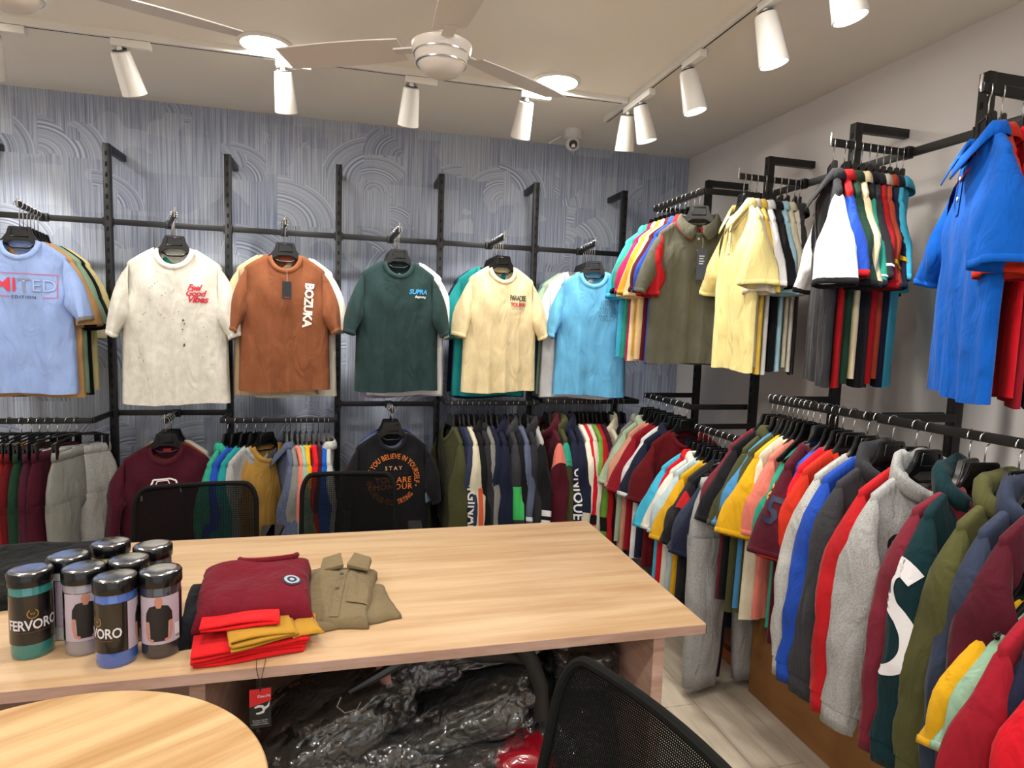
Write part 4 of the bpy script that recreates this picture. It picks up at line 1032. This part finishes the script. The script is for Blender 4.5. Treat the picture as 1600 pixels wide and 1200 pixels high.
# hang tag of the olive grey polo
ht = hang_tag('hang_tag', 'navy hang tag on the olive grey polo', (1.65 - .02, 2.83 - .072, ZR - .13 - .15), rad(-22), .045, .15, '#2b3444')
v, f = shape2d([[(-.012, z_), (.012 - .004 * (k_ % 2), z_), (.012 - .004 * (k_ % 2), z_ + .005), (-.012, z_ + .005)] for k_, z_ in enumerate((.02, .008, -.004, -.016))]); ob('print', mesh('print', [(a, -.0016, b - .06) for a, b in v], f), mat('ink_pale', '#b9c2cc', .6), ht)

# ------------------------------------------------------------------ tables
t = thing('display_table', 'long light oak laminate table in the middle of the shop', 'table', (0, 0, 0))
TX0, TX1, TY0, TY1, TZ = -1.55, .945, 1.457, 2.368, .75
box('table_top', TX0, TX1 - .002, TY0 + .002, TY1, TZ - .026, TZ, OAKTOP, t, bevel=.001)
box('edge_band', TX0, TX1, TY0, TY0 + .002, TZ - .026, TZ - .0005, OAKEDGE, t, bevel=0)
box('edge_band', TX1 - .002, TX1, TY0, TY1, TZ - .026, TZ - .0005, OAKEDGE, t, bevel=0)
for x in (.81, -.355, -1.5): box('leg_panel', x, x + .034, TY0 + .04, TY1 - .08, 0, TZ - .026, OAKEDGE, t, bevel=.001)
box('modesty_panel', -1.466, .81, TY1 - .1, TY1 - .082, .12, TZ - .026, OAKEDGE, t, bevel=.001)
t = thing('round_table', 'round light oak table cut by the lower left picture corner', 'table', (-.515, 1.03, 0))
MB().lathe([(.001, .728), (.383, .728), (.386, .731), (.386, .751), (.383, .754), (.001, .754)], 96).build('table_top', OAKROUND, t)
MB().lathe([(.03, .0), (.03, .728)], 24).build('pedestal', BLKM, t)
MB().lathe([(.001, 0), (.24, 0), (.24, .012), (.04, .03), (.001, .03)], 48).build('base_plate', BLKM, t)
# ------------------------------------------------------------------ mesh chairs
def mesh_material():
    m = mat('chair_mesh', '#0c0d0c', .8, spec=.12); nt = m.node_tree; b = nt.nodes['Principled BSDF']; L = nt.links.new
    tc = N(nt, 'ShaderNodeTexCoord'); sp = N(nt, 'ShaderNodeSeparateXYZ'); L(tc.outputs['Object'], sp.inputs[0])
    def M(op, a, c=None):
        n = N(nt, 'ShaderNodeMath', operation=op)
        for i, x in enumerate((a, c)):
            if x is None: continue
            if isinstance(x, (int, float)): n.inputs[i].default_value = x
            else: L(x, n.inputs[i])
        return n.outputs[0]
    p = 2 * PI / .0085
    a = M('SINE', M('MULTIPLY', M('ADD', sp.outputs[0], sp.outputs[2]), p)); c = M('SINE', M('MULTIPLY', M('SUBTRACT', sp.outputs[0], sp.outputs[2]), p))
    hole = M('GREATER_THAN', M('MULTIPLY', a, c), .72)
    L(M('SUBTRACT', 1, hole), b.inputs['Alpha']); return m
MESHM = mesh_material(); CHB = mat('chair_black_plastic', '#101110', .5)
CHF = mat('chair_frame_cloth', '#0e0f0d', .8, spec=.2)
def office_chair(loc, rz, label, top=.94, bw=.235, bh=.46, recl=.1, seat_z=.46):
    """local: backrest at +y, sitter faces -y"""
    t = thing('mesh_office_chair', label, 'chair', loc, rz)
    def P(u, v):                                    # u -1..1 across, v 0..1 up
        return Vector((u * bw, .2 + recl * v + .03 * (1 - u * u) , top - bh + bh * v))
    loop = []; r = .22
    for (cx, cz, a0) in ((1 - r, 1 - r * .9, 0), (-1 + r, 1 - r * .9, 90), (-1 + r, r, 180), (1 - r, r, 270)):
        for k in range(7):
            a = rad(a0 + 15 * k); loop.append((cx + r * math.cos(a), cz + r * .9 * math.sin(a)))
    L2 = []
    for i, (u, v) in enumerate(loop):
        n = loop[(i + 1) % len(loop)]; L2.append((u, v)); d = math.hypot(n[0] - u, n[1] - v)
        for k in range(1, int(d / .2) + 1): q = k / (int(d / .2) + 1); L2.append((u + (n[0] - u) * q, v + (n[1] - v) * q))
    pts = [P(u, v) for u, v in L2]
    MB().tube(pts + [pts[0]], .0105, 8, cap=False).build('backrest_frame', CHF, t)
    V = [P(0, .5)] + [P(u * k, .5 + (v - .5) * k) for k in (.33, .66, 1) for u, v in L2]; n = len(L2)
    F = [(0, 1 + i, 1 + (i + 1) % n) for i in range(n)] + [(1 + r_ * n + i, 1 + (r_ + 1) * n + i, 1 + (r_ + 1) * n + (i + 1) % n, 1 + r_ * n + (i + 1) % n) for r_ in (0, 1) for i in range(n)]
    ob('mesh_back', mesh('mesh_back', V, F), MESHM, t)
    bar_ = MB().tube([(0, .225, top - bh + .16), (0, .235, top - bh + .02), (0, .22, seat_z - .04), (0, .08, seat_z - .07)], .022, 8, flat=1.6).build('back_support', CHB, t)
    MB().box(-.235, .235, -.25, .2, seat_z - .045, seat_z + .02).build('seat', CHF, t, bevel=.02)
    for s in (-1, 1):
        MB().tube([(s * .24, .05, seat_z - .04), (s * .285, .05, seat_z - .02), (s * .29, .05, seat_z + .18)], .016, 8).build('arm_post', CHB, t)
        MB().box(s * .29 - .03, s * .29 + .03, -.14, .12, seat_z + .18, seat_z + .205).build('armrest', CHB, t, bevel=.009)
    MB().tube([(0, 0, .09), (0, 0, seat_z - .04)], .026, 12).build('gas_lift', CHB, t)
    for k in range(5):
        a = 2 * PI * k / 5 + .3; dx, dy = math.cos(a), math.sin(a)
        lg = MB().tube([(.02 * dx, .02 * dy, .1), (.27 * dx, .27 * dy, .066)], [.024, .015], 8).build('base_leg', CHB, t)
        MB().lathe([(.001, -.018), (.026, -.018), (.028, -.01), (.028, .01), (.026, .018), (.001, .018)], 16, (.28 * dx, .28 * dy, .028), 'x').build('caster', CHB, lg)
    return t
office_chair((-.61, 2.62, 0), rad(6), 'black mesh chair behind the table, in front of the maroon sweatshirt', top=.815, bw=.235, recl=.05)
office_chair((-.02, 2.64, 0), rad(-3), 'black mesh chair behind the table, in front of the slogan T-shirt', top=.842, bw=.205, recl=.05)
office_chair((.185, .80, 0), rad(-75), 'nearest black mesh chair, at the bottom of the picture beside the table', top=.915, bw=.235, recl=.1)

# ------------------------------------------------------------------ canisters
def wrap(vf, r, z0=0, a0=0.):
    return mesh('print', [(r * math.sin(a0 + x / r), -r * math.cos(a0 + x / r), z0 + y) for x, y in vf[0]], vf[1])
R0 = .042
def oval(cx, cy_, rx, ry, n=14): return [(cx + rx * math.cos(2 * PI * k / n), cy_ + ry * math.sin(2 * PI * k / n)) for k in range(n)]
def canister(x, y, rz, col, label, front='text'):
    t = thing('clothing_canister', label, 'canister', (x, y, TZ), rad(rz))
    jar = mat('jar_%s' % col, col, .18, spec=.6, coat=1.); LB = mat('label_black', '#0b0b0c', .3, coat=.5)
    MB().lathe([(.001, 0), (R0 - .004, 0), (R0 - .001, .003), (R0, .012), (R0, .17), (R0 - .003, .176), (.001, .176)], 32).build('jar', jar, t)
    MB().lathe([(R0 + .0002, .036), (R0 + .0008, .0365), (R0 + .0008, .1505), (R0 + .0002, .151)], 40).build('label_sleeve', LB, t)
    lid = MB().lathe([(R0 - .002, .17), (R0 + .003, .171), (R0 + .0035, .174), (R0 + .0035, .196), (R0 + .001, .2), (R0 - .004, .2)], 36).build('lid', mat('lid_black', '#0a0a0b', .22), t)
    MB().lathe([(.001, .2002), (R0 - .001, .2002), (R0 - .002, .2012), (.03, .2026), (.015, .2034), (.001, .2036)], 32).build('lid_disc', mat('lid_mirror', '#b9bcc0', .16, metal=1), lid)
    rp = R0 + .0014
    def P(vf, z, a, c, nm='print', lift=0): ob(nm, wrap(vf, rp + lift, z, a), mat('ink_%s' % c, c, .5), t)
    # front of the sleeve: emblem, name and fine line
    v, f = text2d('FERVORO', .0225, .02, 0, .95, cell=.004); P(([(a * 1.12, b * 1.45) for a, b in v], f), .082, 0, '#d6d4dc')
    P(shape2d(brush([(.0105 * math.sin(a), .0105 * math.cos(a)) for a in [rad(30 + 30 * k) for k in range(11)]], [.0022] * 11)), .109, 0, '#9c7a3a', 'emblem')
    P(shape2d(brush([(-.004, .003), (-.002, -.002), (0, .002), (.002, -.002), (.004, .003)], [.0018] * 5)), .109, 0, '#9c7a3a', 'emblem')
    P(shape2d([[(-.032, -.0006), (.034, -.0006), (.034, .0006), (-.032, .0006)]], .006), .066, 0, '#6a4a2c')
    # back of the sleeve: photograph of a torso in a black shirt
    A = rad(150)
    P(shape2d([[(-.048, .0372), (.048, .0372), (.048, .1502), (-.048, .1502)]], .006), 0, A, '#b3a6b6', 'photo_panel')
    P(shape2d([oval(0, .139, .009, .012), [(-.007, .12), (.007, .12), (.007, .135), (-.007, .135)]], .005), 0, A, '#b8806e', 'photo_skin', .0004)
    P(shape2d([[(-.007, .131), (-.02, .127), (-.028, .112), (-.029, .092), (-.02, .09), (-.018, .045), (.018, .045), (.02, .09), (.029, .092), (.028, .112), (.02, .127), (.007, .131), (.004, .124), (-.004, .124)]], .006), 0, A, '#101012', 'photo_shirt', .0006)
    for s in (-1, 1): P(shape2d(brush([(s * .025, .092), (s * .026, .07), (s * .022, .05), (s * .012, .046)], [.008, .0075, .007, .008])), 0, A, '#b8806e', 'photo_arm', .0008)
    P(shape2d([[(.034, .042), (.047, .042), (.047, .08), (.034, .08)]], .006), 0, A, '#d9d7da', 'barcode_sticker', .001)
    for k in range(9): P(shape2d([[(.0355 + k * .0012, .045), (.0362 + k * .0012, .045), (.0362 + k * .0012, .052), (.0355 + k * .0012, .052)]], .02), 0, A, '#333236', 'barcode_line', .0012) if front == 'bar' else None
CANS = [(-.715, 1.625, 26, '#147270', 'canister with teal shirt, its white name facing front, leftmost'), (-.67, 1.708, -150 + 45, '#c9c9cc', 'canister with white shirt behind the teal one'), (-.605, 1.622, -150 + 22, '#8b868c', 'canister with grey shirt, printed torso facing front'),
        (-.517, 1.552, -38, '#3c5fae', 'canister with blue shirt standing nearest the table edge'), (-.430, 1.575, -150 + 8, '#2c2b30', 'canister with black shirt and barcode sticker, rightmost in front'), (-.605, 1.79, 120, '#d8c48c', 'canister with cream shirt, farthest back'),
        (-.495, 1.752, 60, '#4b4a4c', 'canister with charcoal shirt at the back right'), (-.523, 1.66, 150, '#6b6c70', 'canister in the middle of the cluster, only lid showing')]
for x, y, a, c, lb in CANS: canister(x, y, a, c, lb, 'bar' if 'barcode' in lb else 'text')

# ------------------------------------------------------------------ folded clothes on the table
from mathutils import noise as NZ
def pillow(wx, wy, hz, nx=30, ny=30, seed=0, p=5., amp=.006, fq=9, front_drop=0.):
    """soft folded slab: closed surface, rounded edges, wrinkled top"""
    V = []; F = []
    def z(u, v, top):
        e = (max(0, 1 - abs(u) ** p) * max(0, 1 - abs(v) ** p)) ** .35
        x, y = u * wx / 2, v * wy / 2
        nz = NZ.noise(Vector((x * fq + seed, y * fq * 1.3, seed * 2.1))) * amp * e + abs(NZ.noise(Vector((x * fq * 2 + seed, y * fq * .7, 4.)))) * amp * e
        return (hz * (.35 + .65 * e) + nz - front_drop * max(0, -v) ** 2) if top else 0.
    for top in (1, 0):
        for j in range(ny + 1):
            for i in range(nx + 1):
                u, v = -1 + 2 * i / nx, -1 + 2 * j / ny
                w = .015 * NZ.noise(Vector((u * 2 + seed, v * 2, 7.7)))
                V.append((u * wx / 2 + w * v, v * wy / 2 + w * u, z(u, v, top)))
    k = (nx + 1) * (ny + 1)
    for j in range(ny):
        for i in range(nx):
            a = j * (nx + 1) + i; F.append((a, a + 1, a + nx + 2, a + nx + 1)); F.append((k + a, k + a + nx + 1, k + a + nx + 2, k + a + 1))
    edge = [i for i in range(nx + 1)] + [j * (nx + 1) + nx for j in range(1, ny + 1)] + [ny * (nx + 1) + i for i in range(nx - 1, -1, -1)] + [j * (nx + 1) for j in range(ny - 1, 0, -1)]
    for a, b in zip(edge, edge[1:] + edge[:1]): F.append((a, k + a, k + b, b))
    return mesh('slab', V, F)
def serpentine(wx, wy, layers, gap=.008, th=.0045, seed=0, jag=.02):
    """cloth folded back and forth: layered profile in x-z swept along y"""
    rs = random.Random(seed); P = []
    for L_ in range(layers):
        zc = L_ * gap + th; x0, x1 = -wx / 2 + rs.uniform(0, jag), wx / 2 - rs.uniform(0, jag)
        xs_ = [x0 + (x1 - x0) * k / 8 for k in range(9)]
        if L_ % 2: xs_ = xs_[::-1]
        for q, x in enumerate(xs_): P.append((x, zc + .0025 * math.sin(x * 30 + L_)))
        if L_ < layers - 1:
            e = xs_[-1]; s = 1 if L_ % 2 == 0 else -1
            P += [(e + s * gap * .45, zc + gap * .2), (e + s * gap * .6, zc + gap * .5), (e + s * gap * .45, zc + gap * .8)]
    V = []; F = []; n = len(P); m = 7
    nor = []
    for i in range(n):
        a, b = P[max(i - 1, 0)], P[min(i + 1, n - 1)]; d = math.hypot(b[0] - a[0], b[1] - a[1]) or 1; nor.append((-(b[1] - a[1]) / d, (b[0] - a[0]) / d))
    for sgn in (1, -1):
        for j in range(m):
            y = -wy / 2 + wy * j / (m - 1)
            for i in range(n):
                yy = y + (.006 * math.sin(i * .35 + seed) if j in (0, m - 1) else 0)
                V.append((P[i][0] + nor[i][0] * th / 2 * sgn, yy, P[i][1] + nor[i][1] * th / 2 * sgn))
    k = n * m
    for j in range(m - 1):
        for i in range(n - 1):
            a = j * n + i; F.append((a, a + 1, a + n + 1, a + n)); F.append((k + a, k + a + n, k + a + n + 1, k + a + 1))
    for j in (0, m - 1):
        for i in range(n - 1): a = j * n + i; F.append((a, k + a, k + a + 1, a + 1))
    return mesh('folded', V, F)
RD, MU = fabric('#d81e22'), fabric('#b98a2e')
o = thing('folded_trousers', 'folded bright red trousers at the table edge under the pile', 'trousers', (-.235, 1.575, TZ), rad(9))
ob('folded_cloth', serpentine(.25, .17, 4, .0085, .006, 3), RD, o)
ob('waistband', pillow(.2, .05, .012, 16, 8, 9, amp=.003), RD, o, (.02, .03, .034), (0, 0, rad(-4)))
o = thing('folded_trousers', 'folded mustard trousers lying on the red ones', 'trousers', (-.205, 1.545, TZ + .036), rad(14))
ob('folded_cloth', serpentine(.17, .12, 3, .008, .005, 5), MU, o, (0, 0, 0))
ob('waistband', pillow(.06, .1, .01, 8, 10, 4, amp=.002), MU, o, (.1, .0, .0))
o = thing('folded_trousers', 'upper folded red leg covering the mustard trousers', 'trousers', (-.25, 1.575, TZ + .061), rad(6))
ob('folded_cloth', serpentine(.19, .1, 2, .008, .005, 8), RD, o)
o = thing('folded_t_shirt', 'folded black T-shirt between the canisters and maroon T-shirt', 't-shirt', (-.375, 1.70, TZ), rad(4))
ob('folded_cloth', pillow(.07, .26, .075, 14, 24, 2, amp=.008), fabric('#14171c'), o)
o = thing('folded_t_shirt', 'folded cream T-shirt showing as a strip beside the maroon one', 't-shirt', (-.335, 1.72, TZ + .055), rad(4))
ob('folded_cloth', pillow(.05, .24, .045, 10, 24, 3, amp=.004), fabric('#d8cc94'), o, rot=(rad(4), 0, 0))
o = thing('folded_t_shirt', 'folded maroon T-shirt with round badge on top of the pile', 't-shirt', (-.243, 1.715, TZ + .045), rad(5))
o.rotation_euler = (rad(4), 0, rad(5))
mm = pillow(.275, .27, .066, 36, 36, 11, p=6, amp=.013, fq=7, front_drop=.012)
MAR = fabric('#6e1424'); b_ = ob('folded_cloth', mm, MAR, o)
cp_ = [(.075 * math.cos(rad(a)), .125 - .03 * math.sin(rad(a)), .064 + .006 * math.sin(rad(a))) for a in range(0, 181, 15)]
MB().tube([(x + .03, y, z) for x, y, z in cp_], .008, 8).build('collar', MAR, o)
bad = project(shape2d([oval(0, 0, .024, .026, 20)], .008), mm, (.092, -.035, 0), (1, 0, 0), (0, 1, 0), (0, 0, -1)); ob('badge', bad, mat('ink_badge', '#2b2f3a', .6), b_)
bad = project(shape2d(brush([(.016 * math.cos(rad(a)), .018 * math.sin(rad(a))) for a in range(0, 361, 24)], [.007] * 16) + [oval(0, 0, .006, .007)], .008), mm, (.092, -.035, 0), (1, 0, 0), (0, 1, 0), (0, 0, -1), .004); ob('badge_ring', bad, mat('ink_badge2', '#a9b4c4', .6), b_)
for x in (.05, .085): ob('print', project(shape2d([[(-.006, -.002), (.006, -.002), (.003, .004), (-.003, .004)]]), mm, (x, .1, 0), (1, 0, 0), (0, 1, 0), (0, 0, -1)), mat('ink_#e6e0dc', '#e6e0dc', .6), b_)
o = thing('folded_shirt', 'folded khaki button shirt lying right of the maroon T-shirt', 'shirt', (-.035, 1.77, TZ), rad(-6))
km = pillow(.2, .33, .05, 34, 36, 21, p=4, amp=.016, fq=8, front_drop=.01); KH = fabric('#7d6e52')
b_ = ob('folded_cloth', km, KH, o)
ob('lower_fold', pillow(.26, .22, .02, 24, 20, 5, amp=.006), KH, o, (.025, -.05, 0), (0, 0, rad(18)))
ob('placket', project(shape2d([[(-.012, -.15), (.012, -.15), (.012, .12), (-.012, .12)]]), km, (.01, 0, 0), (1, 0, 0), (0, 1, 0), (0, 0, -1), .003), KH, b_)
ob('pocket', project(shape2d([[(.035, -.1), (.09, -.1), (.09, .0), (.035, .0)]]), km, (0, 0, 0), (1, 0, 0), (0, 1, 0), (0, 0, -1), .004), KH, b_)
for y in (.02, -.08):
    bm_ = ob('button', BTNM, mat('button_dark', '#4d463a', .4), b_, (.01, y, .075), (rad(90), 0, 0))
for s in (-1, 1):
    c_ = MB().add([(.01 + s * .004, .1, .06), (.01 + s * .07, .075, .056), (.01 + s * .075, .15, .058), (.01 + s * .02, .165, .066), (.01 + s * .004, .1, .072), (.01 + s * .07, .075, .064), (.01 + s * .07, .15, .074), (.01 + s * .02, .165, .084)],
                  [(0, 1, 2, 3), (4, 5, 6, 7), (0, 1, 5, 4), (1, 2, 6, 5), (2, 3, 7, 6), (3, 0, 4, 7)]).build('collar', KH, o, bevel=.003)
o = thing('black_bag', 'flat black cloth bag lying on the table behind the canisters', 'bag', (-1.02, 2.1, TZ), rad(3))
ob('bag_cloth', pillow(.54, .46, .035, 30, 26, 31, p=8, amp=.012, fq=5), fabric('#0f100f'), o)
MB().tube([(-.1, -.24, .012), (.05, -.27, .014), (.2, -.235, .012)], .008, 6, flat=.4).build('strap', fabric('#16181a'), o)
# tag hanging over the table edge
o = thing('hang_tag', 'red and black hang tag dangling below the table edge', 'tag', (-.196, 1.449, .704), rad(3))
box('card', -.023, .023, -.001, .001, -.094, 0, mat('card_black', '#0a0a0b', .4), o, bevel=0)
ob('red_panel', mesh('p', [(-.023, -.0016, 0), (.023, -.0016, 0), (.023, -.0016, -.03), (-.023, -.0016, -.042)], [(0, 3, 2, 1)]), mat('tag_red', '#c0181c', .45), o)
v, f = shape2d(brush([(-.012, -.044), (-.004, -.041), (.004, -.042), (.0085, -.049), (.006, -.056), (-.004, -.0585), (-.009, -.058)], [.004, .006, .006, .006, .006, .005, .003]) + [[(.006, -.044), (.014, -.042), (.0205, -.031), (.019, -.044), (.012, -.05)]])
ob('logo', mesh('p', [(a, -.002, b) for a, b in v], f), mat('ink_tag', '#c9c5cc', .5), o)
v, f = text2d('Dee-Fit', .009, .01, 0, 1); ob('print', mesh('p', [(a + .008, -.002, b - .018) for a, b in v], f), mat('ink_tag', '#c9c5cc', .5), o)
v, f = text2d('Premium Quality\nPremium Wear\nPremium Comfort', .0048, 0, 0, 1); ob('print', mesh('p', [(a, -.002, b - .08) for a, b in v], f), mat('ink_tag', '#c9c5cc', .5), o)
for s in (-1, 1): MB().tube([(0, -.002, -.008), (s * .003, -.003, .025), (s * .008, -.002, .05), (s * .01, .03, .055)], .0008, 5).build('string', mat('black_string', '#0c0c0c', .7), o)

# ------------------------------------------------------------------ wrapped stock under the table
def film():
    m = bpy.data.materials.new('clear_film'); m.use_nodes = True; nt = m.node_tree; L = nt.links.new
    for n in list(nt.nodes): nt.nodes.remove(n)
    out = N(nt, 'ShaderNodeOutputMaterial'); mx = N(nt, 'ShaderNodeMixShader'); tr = N(nt, 'ShaderNodeBsdfTransparent'); gl = N(nt, 'ShaderNodeBsdfGlossy')
    gl.inputs['Roughness'].default_value = .16; fr_ = N(nt, 'ShaderNodeFresnel'); fr_.inputs[0].default_value = 1.42
    tc = N(nt, 'ShaderNodeTexCoord'); nz = N(nt, 'ShaderNodeTexVoronoi', feature='DISTANCE_TO_EDGE'); nz.inputs['Scale'].default_value = 5.5
    n2 = N(nt, 'ShaderNodeTexNoise'); n2.inputs['Scale'].default_value = 7; n2.inputs['Detail'].default_value = 2
    L(tc.outputs['Object'], n2.inputs['Vector']); L(n2.outputs['Color'], nz.inputs['Vector'])
    bp = N(nt, 'ShaderNodeBump'); bp.inputs['Strength'].default_value = .7; bp.inputs['Distance'].default_value = .02
    L(nz.outputs['Distance'], bp.inputs['Height']); L(bp.outputs[0], gl.inputs['Normal']); L(bp.outputs[0], fr_.inputs['Normal'])
    ad = N(nt, 'ShaderNodeMath', operation='ADD'); ad.inputs[1].default_value = .1; L(fr_.outputs[0], ad.inputs[0])
    df_ = N(nt, 'ShaderNodeBsdfDiffuse'); df_.inputs[0].default_value = (.75, .75, .76, 1); m1 = N(nt, 'ShaderNodeMixShader'); m1.inputs[0].default_value = .04
    L(tr.outputs[0], m1.inputs[1]); L(df_.outputs[0], m1.inputs[2]); L(bp.outputs[0], df_.inputs['Normal'])
    L(ad.outputs[0], mx.inputs[0]); L(m1.outputs[0], mx.inputs[1]); L(gl.outputs[0], mx.inputs[2]); L(mx.outputs[0], out.inputs[0])
    return m
FILM = film()
def blob(rx, ry, rz, seed, amp, fq, k=1., sub=4, ridge=False):
    bm = bmesh.new(); bmesh.ops.create_icosphere(bm, subdivisions=sub, radius=1)
    for q in bm.verts:
        d = q.co.normalized(); e = Vector((math.copysign(abs(d.x) ** .7, d.x), math.copysign(abs(d.y) ** .7, d.y), math.copysign(abs(d.z) ** .7, d.z)))
        nz = NZ.noise(d * fq + Vector((seed, seed * .7, 0)))
        nz2 = 1 - 2 * abs(NZ.noise(d * fq * 2.3 + Vector((seed, 3, seed)))) if ridge else NZ.noise(d * fq * 2 + Vector((3, seed, 1)))
        s = k * (1 + amp * nz + amp * .5 * nz2); q.co = Vector((e.x * rx * s, e.y * ry * s, e.z * rz * s))
    me = bpy.data.meshes.new('blob'); bm.to_mesh(me); bm.free(); me.materials.append(None)
    me.polygons.foreach_set('use_smooth', [True] * len(me.polygons)); return me
def bundle(loc, dims, rot, col, label, seed):
    t = thing('wrapped_garment_bundle', label, 'bundle', loc); t.rotation_euler = tuple(rad(a) for a in rot)
    ob('folded_clothes', blob(*dims, seed, .12, 1.6), fabric(col), t)
    ob('plastic_wrap', blob(*dims, seed, .2, 2.2, 1.07, 5, True), FILM, t)
    return t
bundle((-.03, 1.78, .42), (.21, .15, .085), (0, -22, 12), '#1d1c17', 'large dark garment bundle in clear plastic under the table, leftmost', 3)
bundle((.36, 1.76, .43), (.2, .15, .07), (0, -24, -8), '#24231f', 'dark plastic-wrapped bundle leaning in the middle under the table', 8)
bundle((.43, 1.84, .6), (.2, .14, .045), (0, -4, 6), '#4a3d38', 'brownish plastic-wrapped bundle highest under the table', 12)
bundle((.69, 1.8, .53), (.1, .16, .06), (0, 4, 0), '#20191b', 'dark plastic-wrapped bundle beside the right table panel', 15)
bundle((.22, 1.83, .54), (.11, .12, .06), (0, 10, 20), '#3a3440', 'greyish plastic bag with zebra-striped cloth under the table', 17)
bundle((.33, 1.66, .3), (.16, .13, .075), (0, -12, -14), '#2b2824', 'crinkled clear plastic bundle below the leaning one', 21)
bundle((.12, 1.8, .2), (.3, .22, .19), (0, 0, 0), '#100f0f', 'big black sack at the bottom of the stock under the table', 25)
bundle((.58, 1.82, .21), (.2, .22, .2), (0, 0, 20), '#141214', 'black sack on the floor beside the right table panel', 29)
o = tag(ob('plastic_bag', blob(.09, .09, .085, 33, .2, 2.2, 1, 4, True), mat('red_film', '#a31226', .2, coat=1), None, (.46, 1.58, .3)), 'crumpled red plastic bag under the table beside the chair', 'bag')
o = tag(MB().tube([(.02, 1.74, .62), (.05, 1.72, .625), (.09, 1.70, .6), (.1, 1.69, .54)], [.02, .026, .026, .016], 10, flat=.5).build('folded_sleeve', fabric('#b07f78')), 'dusty pink cloth end poking out between the wrapped bundles', 'cloth')
o = tag(MB().tube([(-.0, 1.62, .57), (.06, 1.62, .6), (.14, 1.63, .635), (.22, 1.66, .66)], [.008, .013, .016, .018], 8).build('loose_hanger', BLACK_PL), 'curved black plastic hanger arm lying on the wrapped bundles', 'hanger')
o = tag(MB().tube([(-.02, 1.6, .57), (-.03, 1.6, .545), (-.01, 1.6, .525), (.02, 1.6, .53), (.03, 1.6, .55)], .002, 6).build('wire_hook', CHROME), 'loose chrome hook on the leftmost wrapped bundle', 'hook')
o = tag(MB().tube([(.28, 1.62, .66), (.36, 1.64, .62), (.45, 1.66, .6), (.5, 1.66, .585)], .02, 8, flat=.3).build('black_strap', CHB), 'black strap lying across the bundles under the table', 'strap')
o = tag(MB().tube([(.45, 1.62, .68), (.5, 1.62, .6), (.53, 1.62, .52), (.535, 1.62, .42)], .022, 8, flat=.3).build('black_strap', CHB), 'black strap hanging down between the bundles and the chair', 'strap')
# ------------------------------------------------------------------ floor things on the right
def cardboard():
    m = wood('cardboard', '#96693a', '#875c30', (0, 0, 0), (1, 1, 3)); m.node_tree.nodes['Principled BSDF'].inputs['Roughness'].default_value = .7; return m
CB = cardboard()
def carton(x0, x1, y0, y1, h, label):
    t = thing('cardboard_carton', label, 'box', (0, 0, 0))
    box('carton_body', x0, x1, y0, y1, 0, h, CB, t, bevel=.003)
    for s, (a, b) in enumerate(((x0 + .002, (x0 + x1) / 2 - .002), ((x0 + x1) / 2 + .002, x1 - .002))): box('top_flap', a, b, y0 + .002, y1 - .002, h, h + .004, CB, t, bevel=0)
    box('packing_tape', (x0 + x1) / 2 - .025, (x0 + x1) / 2 + .025, y0, y1, h + .004, h + .0045, mat('tape', '#b08a55', .25), t, bevel=0)
carton(1.675, 2.2, 1.47, 2.24, .42, 'brown cardboard carton on the floor below the sweatshirts')
carton(1.675, 2.2, .75, 1.46, .44, 'nearer brown cardboard carton at the lower right edge')
o = thing('wooden_drawer_front', 'reddish brown wooden board lying on the floor by the carton', 'board', (0, 0, 0))
WD_ = wood('red_wood', '#9c5530', '#7a3c1e', (0, 0, 0), (6, .8, 6))
box('board', 1.715, 1.98, 2.29, 2.72, 0, .05, WD_, o); box('raised_edge', 1.715, 1.745, 2.29, 2.72, .05, .062, WD_, o)
o = tag(ob('cloth_heap', blob(.12, .16, .05, 41, .2, 1.8), fabric('#8d8780'), None, (1.62, 3.0, .05)), 'grey heap of cloth on the floor under the far right rail', 'cloth')
o = thing('switch_plate', 'pale switch box on the blue wall behind the leftmost T-shirts', 'switch', (-1.395, D, 1.45))
box('plate', -.07, .05, -.012, 0, -.06, .08, mat('ivory_plastic', '#e6dcc2', .4), o, bevel=.003); box('rocker', -.045, .02, -.016, -.012, -.035, .055, mat('ivory_plastic', '#e6dcc2', .4), o, bevel=.002)
